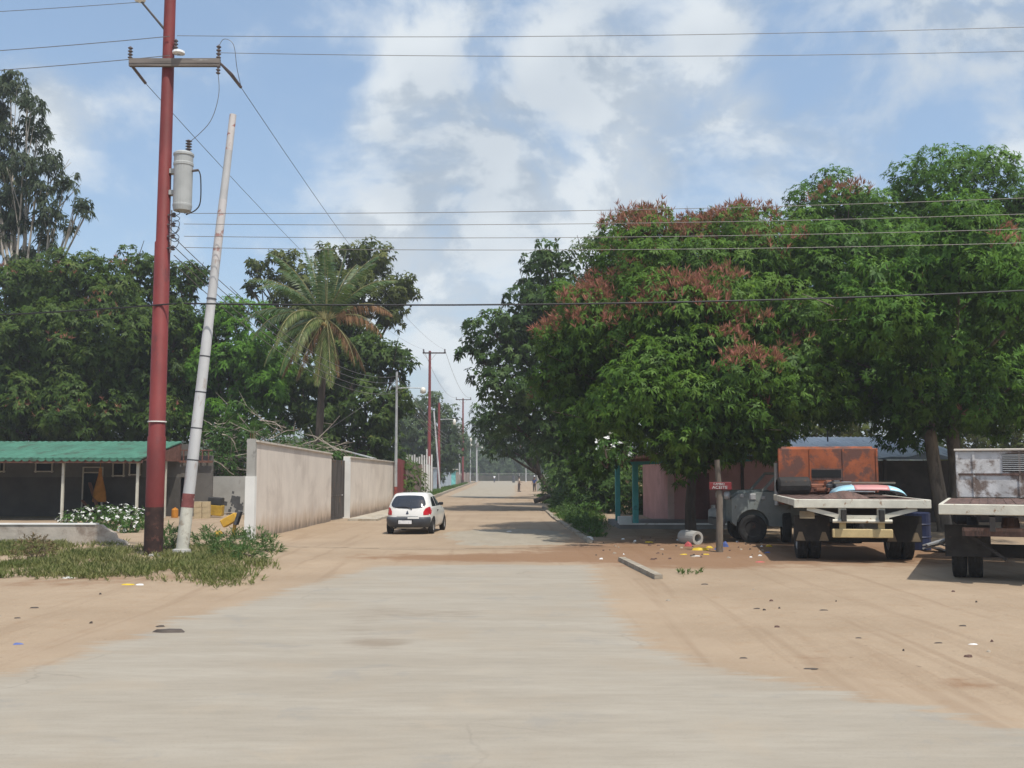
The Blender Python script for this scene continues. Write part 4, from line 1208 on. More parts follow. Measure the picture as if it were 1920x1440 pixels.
def stucco_dirty():
    m, N, bs = new_mat('stained_stucco')
    tc = N.n('ShaderNodeTexCoord').outputs['Object']
    sp = N.n('ShaderNodeSeparateXYZ'); N.set(sp.inputs[0], tc)
    nz = N.noise(tc, .9, 6, .6); n2 = N.noise(N.mapping(tc, (1, 1, .35)), 2.6, 6, .65)
    c = N.mix(N.step(nz, .3, .7), (.65, .58, .505, 1), (.72, .645, .56, 1))
    zf = N.math('ADD', sp.outputs[2], N.math('MULTIPLY', N.math('SUBTRACT', n2, .5), 1.1))
    c = N.mix(N.math('MULTIPLY', N.step(zf, .9, .2), .65), c, (.42, .29, .18, 1))
    c = N.mix(N.math('MULTIPLY', N.step(zf, .42, .0), .75), c, (.15, .125, .105, 1))
    c = N.mix(N.math('MULTIPLY', N.step(N.noise(N.mapping(tc, (1, 1, .08)), 3.5, 5, .6), .52, .72), .22), c, (.40, .34, .28, 1))
    c = N.mix(N.math('MULTIPLY', N.step(N.noise(tc, .55, 7, .65, .5), .5, .68), .4), c, (.45, .385, .33, 1))
    N.set(bs.inputs['Base Color'], c); bs.inputs['Roughness'].default_value = .92; bs.inputs['Specular IOR Level'].default_value = .15
    b = N.n('ShaderNodeBump'); b.inputs['Strength'].default_value = .3; b.inputs['Distance'].default_value = .02
    N.set(b.inputs['Height'], N.noise(tc, 30, 5, .6)); N.set(bs.inputs['Normal'], b.outputs[0])
    return m


M_STUC2 = stucco_dirty()
a0, a1 = G(478, 1014), G(620, 978)
H0, H1 = P(478, 829, a0.y).z, P(620, 852, a1.y).z
W1, d1, L1, n1 = wallseg('boundary_wall', 'nearer stretch of pale plastered wall, with a white painted end pillar', a0, a1, H0, H1, .24, M_STUC2)
b = MB()
b.bar(Vector((0, 0, H0 + .03)) + n1 * .5 - d1 * .1, d1 * L1 + n1 * .5 + Vector((0, 0, H1 + .03)), .36, .06); b.build('coping', M_COPING, W1)
b = MB(); b.box(n1 * .5 + Vector((-.01, -.13, (P(470, 893, a0.y).z) / 2 - .1)), (.30, .25, P(470, 893, a0.y).z + .2)); b.build('white_pillar', M_WHITEPAINT, W1)
zp = P(470, 893, a0.y).z
b = MB(); b.box(n1 * .5 + Vector((-.01, -.11, (zp + H0 + .1) / 2)), (.26, .2, H0 + .1 - zp)); b.build('bare_column', M_CEMENT, W1)
b = MB()
for k in range(3): b.tube([n1 * .5 + Vector((-.06 + .06 * k, -.1, H0)), n1 * .5 + Vector((-.06 + .07 * k, -.12, H0 + .28))], .008, 4)
b.build('rebar', mat('rust', (.2, .09, .04), .9), W1)
b0_, b1_ = G(655, 972), G(746, 952)
H2, H3 = P(655, 858, b0_.y).z, P(746, 868, b1_.y).z
W2, d2, L2, n2 = wallseg('boundary_wall', 'farther stretch of pale plastered wall, between the dark gate and the grey lamp pole', b0_, b1_, H2, H3, .24, M_STUC2)
b = MB(); b.bar(Vector((0, 0, H2 + .03)) + n2 * .5 - d2 * .1, d2 * L2 + n2 * .5 + Vector((0, 0, H3 + .03)), .36, .06); b.build('coping', M_COPING, W2)
b = MB(); b.box(n2 * .5 + Vector((.0, -.14, (H2 + .02) / 2)), (.3, .26, H2 + .02)); b.build('white_pillar', M_WHITEPAINT, W2)
g0 = a1 + d1 * .06; g1 = Vector((b0_.x - .12, b0_.y - .32, 0))
gt = thing('gate', 'dark metal gate between the two pale walls', 'gate', tuple(g0))
gd = (g1 - g0); gl = gd.length; gd.normalize(); gn = Vector((-gd.y, gd.x, 0))
gh = P(635, 862, g0.y).z
b = MB()
nn_ = 14
for k in range(nn_):
    b.bar(gd * (gl * (k + .5) / nn_) + gn * (.14 + .012 * (k % 2)) + Vector((0, 0, .08)), gd * (gl * (k + .5) / nn_) + gn * (.14 + .012 * (k % 2)) + Vector((0, 0, gh)), gl / nn_ * .99, .03)
b.build('panel', M_GATE, gt)
b = MB(); b.bar(gd * .0 + gn * .1 + Vector((0, 0, gh - .05)), gd * gl + gn * .1 + Vector((0, 0, gh - .05)), .05, .06); b.bar(gn * .1 + Vector((0, 0, 1.1)), gd * gl + gn * .1 + Vector((0, 0, 1.1)), .05, .06)
b.build('frame', M_GATE, gt)
b = MB(); b.box(gd * gl * .8 + gn * .06 + Vector((0, 0, 1.1)), (.06, .14, .05)); b.build('handle', M_GALV, gt)
# small tin roof behind the gate
b = MB(); q = P(665, 850, 54); b.box((0, 0, 0), (2.2, 1.6, .05), Matrix.Rotation(.25, 3, 'Y')); b.box((0, 0, -1.6), (.12, .12, 3.1))
tag(b.build('tin_canopy', M_GALV, loc=q), 'small pale tin roof just behind the gate', 'canopy')

# ---- grey yard wall
yw = MB(); y0, y1 = P(376, 893, 51), P(474, 893, 51)
yw.box(((y0.x + y1.x) / 2, 51.1, y0.z / 2 - .1), (y1.x - y0.x + 1.2, .2, y0.z + .2))
ys_ = thing('yard_wall', 'bare grey block wall at the back of the yard, with a dark stain', 'wall', ((y0.x + y1.x) / 2, 51.1, 0))
b = MB(); b.box((0, 0, y0.z / 2 - .1), (y1.x - y0.x + 1.4, .2, y0.z + .2)); b.build('wall', M_CEMENT, ys_)
b = MB(); rr = random.Random(9)
for k in range(40):
    u, v = rr.gauss(443, 9), rr.gauss(945, 9); p = P(u, v, 50.996 - .0001 * k) - ys_.location; s_ = rr.uniform(.04, .14)
    b.add([p + Vector((-s_, 0, -s_ * .6)), p + Vector((s_ * .8, 0, -s_)), p + Vector((s_, 0, s_ * .9)), p + Vector((-s_ * .7, 0, s_ * 1.3))], [(0, 1, 2, 3)])
b.build('stain', mat('soot', (.08, .08, .08), .9), ys_)

# ---- open shed with green roof (left)
M_GREEN = mat('green_roof_sheet', (.058, .168, .115), .7, .16, 1.4, (.05, .095, .065), (.50, .64), cscale=1.3, bump=.3, stretch=(1, .6, 1), detail=8)
M_SHEDW = mat('shed_wall_grey', (.12, .11, .098), .9, .15, 1.2, (.11, .10, .09), (.55, .66))
M_SHEDL = mat('shed_wall_dark', (.075, .068, .06), .9, .2, 1.2)
M_DARK = mat('dark_opening', (.012, .012, .012), .9, .1, 2, bump=0)
M_PIPE = mat('pale_pipe', (.52, .50, .42), .6, .1, 3, (.3, .25, .2), (.62, .72))
M_TRIM = mat('pale_trim', (.5, .46, .4), .8, .15, 3)
M_BROWNTILE = mat('brown_tile', (.15, .07, .05), .85, .3, 5)
ze = P(122, 859, 44.3).z; zr = P(122, 828, 49.2).z
SX0, SX1 = -36.0, -16.0
shed = thing('open_shed', 'long open shed with a bright green roof behind the near red pole', 'shed', ((SX0 + SX1) / 2, 47, 0))
o = shed.location
b = MB(); nseg = 130
vs = []; fs = []
for k in range(nseg + 1):
    x = SX0 + (SX1 - SX0) * k / nseg
    wv = .035 * math.sin(k * PI / 1.0 * .5 * 2 + .5) if True else 0
    wv = .03 * (k % 2)
    vs += [(x - o.x, 43.9 - o.y, ze + wv), (x - o.x, 49.2 - o.y, zr + wv), (x - o.x, 43.9 - o.y, ze + wv - .05), (x - o.x, 49.2 - o.y, zr + wv - .05)]
for k in range(nseg):
    a = 4 * k; c = a + 4
    fs += [(a, c, c + 1, a + 1), (a + 2, a + 3, c + 3, c + 2), (a, a + 2, c + 2, c), (a + 1, c + 1, c + 3, a + 3)]
fs += [(0, 1, 3, 2), (4 * nseg, 4 * nseg + 2, 4 * nseg + 3, 4 * nseg + 1)]
b.add(vs, fs)
# scalloped edge
nsc = 58
for k in range(nsc):
    xa = SX0 + (SX1 - SX0) * k / nsc - o.x; wd_ = (SX1 - SX0) / nsc
    pl = [(xa, ze - .04)] + [(xa + wd_ * (.5 - .5 * math.cos(t)), ze - .04 - .11 * math.sin(t)) for t in (PI * .1, PI * .3, PI * .5, PI * .7, PI * .9)] + [(xa + wd_, ze - .04)]
    b.prism(pl, lambda a_, b_, d_: (a_, d_, b_), 43.86 - o.y, 43.89 - o.y)
b.build('roof', M_GREEN, shed)
b = MB(); b.box((0, 44.0 - o.y, ze - .15), (SX1 - SX0, .08, .12)); b.build('eave_beam', M_BROWNTILE, shed)
for (u, v, D) in ((122, 977, 44.3), (261, 976, 44.3), (-30, 977, 44.3), (313, 970, 47.5)):
    x = (u - 960) / F * D
    zt_ = ze - .2 + (D - 44) * (zr - ze) / 5.3
    b = MB(); b.box((x - o.x, D - o.y, zt_ / 2), (.10, .10, zt_)); b.build('post', M_PIPE, shed)
b = MB(); b.box((0, 49.3 - o.y, .95), (SX1 - SX0 + .8, .2, 1.9)); b.build('lower_wall', M_SHEDL, shed)
b = MB(); b.box((0, 49.31 - o.y, 2.7), (SX1 - SX0 + .8, .18, 1.6)); b.build('upper_wall', M_SHEDW, shed)
for (u0, u1, v0, v1) in ((68, 98, 868, 884), (213, 232, 868, 892), (0, 8, 866, 884), (244, 262, 868, 890), (-60, -20, 866, 888)):
    pa, pc = P(u0, v0, 49.2), P(u1, v1, 49.2)
    f = MB()
    cx, cz, wx, hz_ = (pa.x + pc.x) / 2 - o.x, (pa.z + pc.z) / 2, pc.x - pa.x, pa.z - pc.z
    for s in (-1, 1):
        f.box((cx + s * wx / 2, 49.18 - o.y, cz), (.06, .08, hz_ + .12)); f.box((cx, 49.177 - o.y, cz + s * hz_ / 2), (wx + .12, .08, .06))
    f = f.build('window', M_TRIM, shed)
    q = MB(); q.box((cx, 49.195 - o.y, cz), (wx, .03, hz_)); q.build('pane', M_DARK, f)
pa, pc = P(157, 880, 49.2), P(190, 968, 49.2)
f = MB(); cx, wx = (pa.x + pc.x) / 2 - o.x, pc.x - pa.x; hz_ = pa.z
for s in (-1, 1): f.box((cx + s * wx / 2, 49.17 - o.y, 1.2), (.06, .1, 2.4))
f.box((cx, 49.167 - o.y, hz_ - .15), (wx, .1, .05)); f.box((cx, 49.168 - o.y, hz_ + .1), (wx, .1, .05))
f = f.build('door', M_TRIM, shed)
q = MB(); q.box((cx, 49.195 - o.y, (hz_ - .2) / 2), (wx, .03, hz_ - .2)); q.build('opening', M_DARK, f)
b = MB()   # right gable with brown tiles/lattice
b.prism([(44.2, ze - .1), (49.2, zr - .1), (49.2, ze - .1)], lambda a_, b_, d_: (d_ - o.x, a_ - o.y, b_), SX1 - .08, SX1 - .02)
b.build('gable', M_BROWNTILE, shed)
b = MB(); b.box((SX1 + .75 - o.x, 49.05 - o.y, ze - .1), (1.6, .1, .1))
for k in range(5): b.box((SX1 + .15 + .3 * k - o.x, 49.05 - o.y, ze + .2), (.05, .05, .5))
b.box((SX1 + .75 - o.x, 49.05 - o.y, ze + .45), (1.6, .06, .06)); b.build('lattice', M_BROWNTILE, shed)
b = MB(); b.box((SX1 + .75 - o.x, 49.3 - o.y, ze / 2 + .1), (1.5, .2, ze + .2)); b.build('side_wall', M_SHEDW, shed)
# things in the shed
M_ORANGE = mat('orange_cloth', (.42, .17, .02), .8, .2, 3)
M_PLANK = mat('reddish_plank', (.24, .10, .06), .8, .25, 3)
b = MB(); q0 = P(186, 962, 47.5); q1 = P(168, 905, 48.8); b.bar(q0, q1, .14, .05)
tag(b.build('plank', M_PLANK), 'long reddish plank leaning inside the shed doorway', 'plank')
b = MB(); q0 = P(172, 960, 47.5); q1 = P(154, 938, 48.4); b.bar(q0, q1, .12, .05)
tag(b.build('plank', M_PLANK), 'short reddish plank leaning left of the long one in the shed', 'plank')
b = MB(); c = P(187, 915, 48.2)
b.lathe([(.04, 0.95), (.07, .9), (.10, .6), (.2, .2), (.3, -.2), (.34, -.62), (.3, -.66), (.05, -.6)], 9, Matrix.Translation(c) @ Matrix.Diagonal((1, .5, 1, 1)))
b.tube([c + Vector((0, 0, .9)), Vector((c.x, c.y, 2.75))], .012, 5)
tag(b.build('hanging_tarp', M_ORANGE, smooth=True), 'orange cloth hanging by the shed doorway', 'cloth')
b = MB(); c = G(247, 972); c = Vector((c.x - .25, 47.6, .36))
b.lathe([(.2, -.1), (.33, -.11), (.37, -.06), (.37, .06), (.33, .11), (.2, .1)], 20, Matrix.Translation(c) @ Matrix.Rotation(PI / 2, 4, 'X') @ Matrix.Rotation(.15, 4, 'X'), close=True)
tag(b.build('tyre', mat('tyre_rubber', (.018, .018, .018), .85)), 'black tyre standing inside the shed beside the near red pole', 'tyre')
b = MB(); c = P(328, 958, 47.8); c.z = 0
b.lathe([(.14, 0), (.16, .03), (.16, .38), (.12, .44), (.05, .46), (.05, .5), (.01, .5)], 12, Matrix.Translation(c))
tag(b.build('jerrycan', M_ORANGE), 'orange plastic can under the right end of the shed', 'can')

# ---- broken low wall
lw0 = G(-330, 1028); lw1 = G(238, 1024)
b = MB()
y = lw1.y; hl = P(100, 984, y).z
pl = [(lw0.x, -.1), (lw0.x, hl), (P(188, 984, y).x, hl), (P(196, 992, y).x, hl - .10), (P(204, 994, y).x, hl - .16), (P(214, 1000, y).x, hl - .24), (P(217, 1009, y).x, hl - .4), (P(232, 1015, y).x, hl - .47), (P(240, 1024, y).x, .02), (lw1.x, -.1)]
b.prism([(q[0] - lw1.x, q[1]) for q in pl], lambda a_, b_, d_: (a_, d_, b_), 0, .22)
lw = thing('low_wall', 'low whitewashed wall with a crumbling right end, in front of the shed', 'wall', (lw1.x, y, 0))
b.build('wall', mat('whitewashed_block', (.43, .38, .32), .95, .12, 1.2, (.25, .20, .16), (.48, .66), cscale=1.6, bump=.6, bscale=12), lw)
b = MB(); b.box(((P(-100, 984, y).x + P(186, 984, y).x) / 2 - lw1.x - 2.2, .11, hl + .02), (P(186, 984, y).x - P(-100, 984, y).x + 4.2, .27, .04)); b.build('coping', M_WHITEPAINT, lw)

# ---- yard clutter
M_BLOCK = mat('sandy_block', (.42, .33, .20), .9, .15, 4, bump=.4)
rr = random.Random(4)
for r_ in range(3):
    for k in range(2):
        c = P(372 + k * 13, 952 - r_ * 11, 47 + .0 * r_); zz = .13 + r_ * .265
        b = MB(); b.box((0, 0, 0), (.36, .2, .26), Matrix.Rotation(rr.uniform(-.06, .06), 3, 'Z'), bev=.012)
        lab = ['bottom', 'middle', 'top'][r_] + (' left' if k == 0 else ' right') + ' sandy block in the small stack by the yard wall'
        tag(b.build('building_block', M_BLOCK, loc=(c.x + .06 * k, 47, zz)), lab, 'block', 'sandy building blocks stacked in the yard')
c = P(406, 955, 48.2)
bt = thing('crate', 'yellow and black open crate beside the sandy blocks', 'crate', (c.x, 48.2, 0))
b = MB(); b.box((0, 0, .35), (.62, .45, .5), Matrix.Rotation(.08, 3, 'Y'), bev=.03); b.build('lower_body', mat('mustard_paint', (.42, .26, .03), .6, .2, 3, (.1, .08, .05), (.6, .7)), bt)
b = MB(); b.box((-.03, 0, .78), (.66, .46, .36), Matrix.Rotation(.08, 3, 'Y'), bev=.03); b.build('upper_body', mat('black_paint', (.03, .03, .03), .6, .3, 4), bt)
for k in range(14):
    u, v = rr.uniform(372, 455), rr.uniform(958, 968)
    c = G(u, v); c.z = .04 + .02 * (k % 4)
    a_ = rr.gauss(0, .35); L_ = rr.uniform(.6, 1.4)
    b = MB(); dd = Vector((math.cos(a_), math.sin(a_), rr.uniform(-.02, .05))) * L_ / 2
    b.tube([-dd, dd * .1 + Vector((0, 0, .03)), dd], [.03, .035, .025], 6)
    tag(b.build('scrap_pipe', M_STEEL if k % 3 else M_DEAD, loc=c), ['dark pipe in the scrap heap before the yard wall', 'pale stick in the scrap heap before the yard wall'][k % 3 == 0], 'scrap', ['dark scrap pipes in the yard', 'pale sticks in the yard'][k % 3 == 0])
M_YEL = mat('yellow_machine_paint', (.55, .32, .04), .6, .15, 3, (.3, .12, .03), (.62, .72))
c = G(420, 1008)
mx2 = thing('mixer', 'tipped yellow machine part lying in the yard grass by the wall end', 'machine part', (c.x + .35, 33.8, 0))
b = MB(); b.lathe([(.30, 0), (.36, .05), (.34, .45), (.22, .7), (.2, .7), (.3, .42)], 12, Matrix.Translation((.3, 0, .45)) @ Matrix.Rotation(1.25, 4, 'Y')); b.build('drum', M_YEL, mx2, smooth=True)
b = MB(); b.box((-.28, .0, .55), (.55, .3, .28), Matrix.Rotation(-.5, 3, 'Y'), bev=.03); b.build('hood', M_YEL, mx2)
b = MB(); b.bar((-.1, 0, .5), (-.15, 0, 0), .1, .08); b.build('leg', M_YEL, mx2)
b = MB(); b.bar((.3, .1, .5), (.35, .1, 0), .08, .08); b.build('leg', M_YEL, mx2)
b = MB(); b.box((.0, -.02, .62), (.1, .32, .45), Matrix.Rotation(.3, 3, 'Y')); b.build('hinge', M_STEEL, mx2)
b = MB(); b.lathe([(.02, 0), (.12, .02), (.14, .12), (.1, .2), (.01, .22)], 10); b.build('cap', M_YEL, mx2, loc=(-.62, -.1, .0))

# ---- left fences down the street
M_CORR = mat('rusty_brown_sheet', (.15, .115, .10), .75, .3, 1.5, (.22, .085, .065), (.55, .66), stretch=(.6, .6, .25))
M_REDSHEET = mat('red_sheet', (.19, .05, .05), .7, .15, 2, (.2, .06, .05), (.6, .7))
M_BLUESHEET = mat('blue_grey_sheet', (.33, .38, .42), .55, .12, 1, (.22, .23, .24), (.58, .68))
M_WOODF = mat('grey_wood', (.27, .225, .19), .9, .3, 2, stretch=(2, 2, .3))


def corr(p0, p1, h0, h1, pitch=.35, amp=.05, th=.03):
    """corrugated upright sheet"""
    p0, p1 = Vector(p0), Vector(p1); d = p1 - p0; L = d.length; d.normalize(); nr = Vector((d.y, -d.x, 0))
    n = int(L / pitch) * 2
    b = MB(); vs = []; fs = []
    for k in range(n + 1):
        t = k / n; q = d * (L * t); h = h0 + (h1 - h0) * t
        w_ = amp * (1 if (k // 1) % 2 else -1)
        for o_ in (w_, w_ - th):
            vs += [q + nr * o_ + Vector((0, 0, .05)), q + nr * o_ + Vector((0, 0, h))]
    for k in range(n):
        a = 4 * k; c = a + 4
        fs += [(a, c, c + 1, a + 1), (a + 2, a + 3, c + 3, c + 2), (a + 1, c + 1, c + 3, a + 3)]
    fs += [(0, 1, 3, 2), (4 * n, 4 * n + 2, 4 * n + 3, 4 * n + 1)]
    return b.add(vs, fs)


f0 = Vector((-6.75, 60.3, 0)); f1 = Vector((-7.15, 68, 0)); f2 = Vector((-8.6, 101, 0))
rf = thing('sheet_fence', 'dark red and brown corrugated sheet fence beyond the grey lamp pole', 'fence', tuple(f0))
hf0 = P(748, 860, 60.3).z; hf2 = P(800, 872, 101).z
corr(f0, f1, hf0, hf0 - .05).build('red_panel', M_REDSHEET, rf)
b = corr(f1, f2, hf0 - .05, hf2); b.build('brown_panel', M_CORR, rf, loc=f1 - f0)
for k in range(11):
    u = 764 + k * 4.6; D = 78 + k * 2.4; hh = P(u, (842 if k == 8 else 858 - rr.uniform(0, 6)), D).z
    b = MB(); b.box((0, 0, hh / 2), (.13, .06, hh))
    tag(b.build('fence_stake', M_WHITEPAINT, loc=((u - 960) / F * D, D, 0)), 'white stake sticking up behind the brown sheet fence' if k != 8 else 'tallest white stake behind the brown sheet fence', 'stake', None if k == 8 else 'white stakes behind the sheet fence')
pf = thing('picket_fence', 'fence of tall white and grey boards around the foot of the T shaped red pole', 'fence', (-8.6, 102, 0))
for k in range(12):
    t = k / 11; p = Vector((-8.62 - .9 * t, 102 + 18 * t, 0)); hh = P(0, 871 + 4 * t, p.y).z * rr.uniform(.94, 1.03)
    b = MB(); b.box(p - pf.location + Vector((0, 0, hh / 2)), (.42, .1, hh)); b.build('board', M_WHITEPAINT if k % 4 == 0 else M_WOODF, pf)
b = MB(); b.bar((-.05, .1, 1.9), (-.95, 18, 1.9), .08, .1); b.build('rail', M_WOODF, pf)
b0q, b1q = Vector((-9.6, 124, 0)), Vector((-10.1, 168, 0))
bf = thing('sheet_fence', 'blue grey corrugated sheet fence beyond the T shaped red pole', 'fence', tuple(b0q))
corr(b0q, b1q, P(0, 878, 124).z, P(0, 881, 168).z, pitch=.8, amp=.1).build('panel', M_BLUESHEET, bf)
b = MB(); b.bar((0.05, 0, P(0, 878, 124).z + .05), (-.45, 44, P(0, 881, 168).z + .05), .3, .12); b.build('cap_rail', M_GALV, bf)
for k, u in enumerate((826, 832)):
    D = 122; b = MB(); hh = P(u, 884 + 2 * k, D).z
hut = thing('kiosk', 'small turquoise kiosk with a flat pale roof beyond the blue grey fence', 'kiosk', (P(848, 890, 172).x, 172, 0))
b = MB(); b.box((0, 0, 1.3), (1.1, 1.5, 2.6)); b.build('wall', mat('turquoise_paint', (.16, .48, .46), .7), hut)
b = MB(); b.box((0, 0, 2.7), (1.9, 2.2, .16)); b.build('roof', M_COPING, hut)
wf = thing('wooden_fence', 'low grey wooden fence behind the farther red pole', 'fence', (-9.8, 176, 0))
for k in range(30):
    t = k / 29; b = MB(); hh = rr.uniform(1.5, 2.3); b.box((-.4 * t + .2 * (k % 2), 60 * t, hh / 2), (.5, .2, hh)); b.build('board', M_WOODF, wf)
# end of the street
es = MB(); ew = thing('far_wall', 'long low wall with a pale rail closing the end of the street', 'wall', (0, 270, 0))
b = MB(); b.box((2, 0, .75), (46, .3, 1.5)); b.build('wall', mat('dull_far_wall', (.06, .06, .045), .9, .3, .3, (.11, .095, .07), (.5, .7)), ew)
b = MB(); b.box((2, -.2, 1.9), (46, .1, .10))
for k in range(9): b.box((-20 + 5.5 * k, -.2, 1.0), (.15, .12, 2.0))
b.build('rail', M_CEMENT, ew)
b = MB(); b.lathe([(.3, 0), (.32, 1.0), (.28, 1.02), (.28, 1.6), (.05, 1.7)], 8)
tag(b.build('bollard', [M_STEEL], loc=(.35, 225, 0)), 'small dark bollard with a pale top at the far right road edge', 'bollard')

shrub('hedge', 'overgrown hedge behind the far wall at the end of the street', [(x_, 276, z_, 3.0) for x_ in range(-26, 34, 5) for z_ in (1.8, 4.6)], L_FAR, 330, L=.6, W=.3, nl=6, dens=5)

# ================================================================== right side buildings
M_TEAL = mat('teal_paint', (.06, .30, .29), .5, .12, 2, (.04, .2, .2), (.6, .7))
M_PINK = mat('pink_wall_paint', (.42, .235, .215), .9, .1, 1, (.33, .19, .17), (.55, .7))
M_FLOOR = mat('porch_floor', (.20, .19, .175), .8, .15, 1.5)
ph_ = thing('pink_house', 'low pink house with a teal posted porch under the mango tree', 'house', (6.5, 41, 0))
o = ph_.location
xl = P(1252, 900, 42).x
b = MB(); b.box((xl + 2.6 - o.x, 46 - o.y, 1.35), (5.2, 8, 2.9)); b.build('wall', M_PINK, ph_)
b = MB(); b.box((xl + .12 - o.x, 41.985 - o.y, 1.35), (.26, .06, 2.9)); b.build('corner_pillar', mat('pale_pink_trim', (.5, .36, .32), .85, .1), ph_)
b = MB(); b.box((6.55 - o.x, 40.3 - o.y, .1), (5.1, 4.4, .22)); b.build('porch_floor', M_FLOOR, ph_)
b = MB(); b.box((6.55 - o.x, 38.08 - o.y, .21), (5.1, .06, .06)); b.build('floor_edge', M_WHITEPAINT, ph_)
zt_ = P(1190, 868, 38.2).z
for (u, D, wd_, zb) in ((1190, 38.2, .21, .2), (1157, 40, .19, .25)):
    x = (u - 960) / F * D
    b = MB(); b.box((x - o.x, D - o.y, (zt_ + zb) / 2), (wd_, wd_, zt_ - zb), bev=.015); b.build('porch_post', M_TEAL, ph_)
b = MB(); x = (1168 - 960) / F * 40; b.box((4.26 - o.x, 38.6 - o.y, .26), (.5, .5, .42), bev=.02); b.build('pedestal', M_WHITEPAINT, ph_)
b = MB(); b.box((6.7 - o.x, 40.2 - o.y, zt_ + .14), (6.0, 5.4, .1), Matrix.Rotation(-.02, 3, 'Y')); b.build('porch_roof', mat('clay_roof', (.2, .08, .06), .9, .2, 2), ph_)
b = MB(); b.box((6.6 - o.x, 37.6 - o.y, zt_ + .05), (4.6, .08, .13), Matrix.Rotation(-.03, 3, 'Y')); b.build('fascia', M_TEAL, ph_)
b = MB(); b.box((xl + 2.6 - o.x, 46.2 - o.y, 2.9), (5.8, 8.6, .16)); b.build('roof', mat('clay_roof_tile', (.2, .08, .06), .9, .2, 2), ph_)
b = MB(); b.box((xl + 1.3 - o.x, 41.98 - o.y, 1.1), (.8, .05, 2.0)); b.build('door', mat('dark_red_door', (.12, .05, .045), .7), ph_)
bh = thing('beige_house', 'beige house seen through the porch, behind the bushes', 'house', (8.0, 57, 0))
b = MB(); b.box((0, 2.5, 1.5), (7, 5, 3.0)); b.build('wall', mat('beige_wall', (.50, .38, .25), .9, .1, 1), bh)
b = MB(); b.box((0, 2.3, 3.08), (7.6, 5.8, .16)); b.build('roof', M_CEMENT, bh)
b = MB(); b.box((-.9, -.03, 1.6), (.07, .06, .9)); b.box((-.9, -.028, 2.05), (.5, .05, .06)); b.build('window', mat('rusty_frame', (.3, .12, .06), .8), bh)
# metal-roofed shed behind the trucks
M_ROOF = mat('grey_metal_roof', (.68, .69, .68), .5, .12, 1.0, (.36, .37, .38), (.58, .7), stretch=(3, .4, 1), metal=.0)
M_DWALL = mat('dark_brown_wall', (.055, .045, .038), .9, .25, 1.2, (.085, .06, .045), (.55, .68))
ws = thing('workshop', 'dark workshop with a wavy grey metal roof behind the trucks', 'workshop', (13.5, 44, 0))
o = ws.location
za = P(1500, 856, 42).z; zb_ = P(1500, 820, 47).z
b = MB(); vs = []; fs = []; n = 90
for k in range(n + 1):
    x = 9.2 + 9.6 * k / n; wv = .035 * (k % 2); wob = .10 * math.sin(k * .19) + .05 * math.sin(k * .43 + 1)
    for (yy, zz) in ((41.8, za + wob), (47, zb_)):
        vs += [(x - o.x, yy - o.y, zz + wv), (x - o.x, yy - o.y, zz + wv - .04)]
for k in range(n):
    a = 4 * k; c = a + 4
    fs += [(a, c, c + 2, a + 2), (a + 1, a + 3, c + 3, c + 1), (a, a + 1, c + 1, c)]
b.add(vs, fs); b.build('roof', M_ROOF, ws)
b = MB(); vs = []; fs = []
for k in range(n + 1):
    x = 9.2 + 9.6 * k / n; wob = .10 * math.sin(k * .19) + .05 * math.sin(k * .43 + 1)
    vs += [(x - o.x, 41.78 - o.y, za + wob + .03), (x - o.x, 41.74 - o.y, za - .12), (x - o.x, 41.82 - o.y, za - .12)]
for k in range(n):
    a = 3 * k; c = a + 3
    fs += [(a, a + 1, c + 1, c), (a + 1, a + 2, c + 2, c + 1)]
b.add(vs, fs); b.build('fascia', mat('bluish_metal', (.20, .25, .31), .5, .15, 2), ws)
b = MB(); b.box((14 - o.x, 43.5 - o.y, za / 2 - .1), (20 - 10.2, .2, za - .1)); b.build('wall', M_DWALL, ws)
b = MB(); b.box((24.5 - o.x, 43.6 - o.y, 1.5), (11, .2, 3.0)); b.build('long_wall', M_DWALL, ws)
for x in (9.5, 12.3, 15.4, 18.4):
    b = MB(); b.box((x - o.x, 42.0 - o.y, (za - .1) / 2), (.12, .12, za - .1)); b.build('post', M_DWALL, ws)
for (u, v0, v1) in ((1552, 828, 842), (1488, 820, 835)):
    b = MB(); p = P(u, v0, 44.5); b.tube([p - o, p - o + Vector((0, 0, .55))], .035, 6); b.build('vent_pipe', M_STEEL, ws)

# ================================================================== vehicles
M_TYRE = mat('tyre_black', (.022, .021, .02), .85, .3, 6, (.10, .075, .05), (.6, .75))
M_RIM = mat('rim_grey', (.30, .29, .28), .5, .2, 4, metal=.4)
M_CHAS = mat('chassis_black', (.03, .027, .025), .8, .3, 3, (.09, .05, .03), (.58, .68))


def wheel(parent, c, r, wd, dual=False):
    M = Matrix.Translation(c) @ Matrix.Rotation(PI / 2, 4, 'Y')
    t = thing_part('wheel', parent)
    b = MB()
    offs = (-wd * .55, wd * .55) if dual else (0,)
    for o_ in offs:
        M2 = M @ Matrix.Translation((0, 0, o_))
        b.lathe([(r * .58, -wd * .42), (r * .8, -wd * .5), (r * .96, -wd * .44), (r, -wd * .3), (r * .985, -wd * .1), (r, 0), (r * .985, wd * .1), (r, wd * .3), (r * .96, wd * .44), (r * .8, wd * .5), (r * .58, wd * .42)], 26, M2, close=True)
    b.build('tyre', M_TYRE, t)
    b = MB()
    for o_ in offs:
        M2 = M @ Matrix.Translation((0, 0, o_))
        b.lathe([(r * .6, -wd * .4), (r * .5, -wd * .25), (r * .2, -wd * .3), (.01, -wd * .34)], 18, M2)
        b.lathe([(r * .6, wd * .4), (r * .5, wd * .25), (r * .2, wd * .3), (.01, wd * .34)], 18, M2)
    b.build('rim', M_RIM, t)


def thing_part(name, parent):
    o_ = bpy.data.objects.new(name, None); COL.objects.link(o_); o_.parent = parent; o_.empty_display_size = .1
    return o_


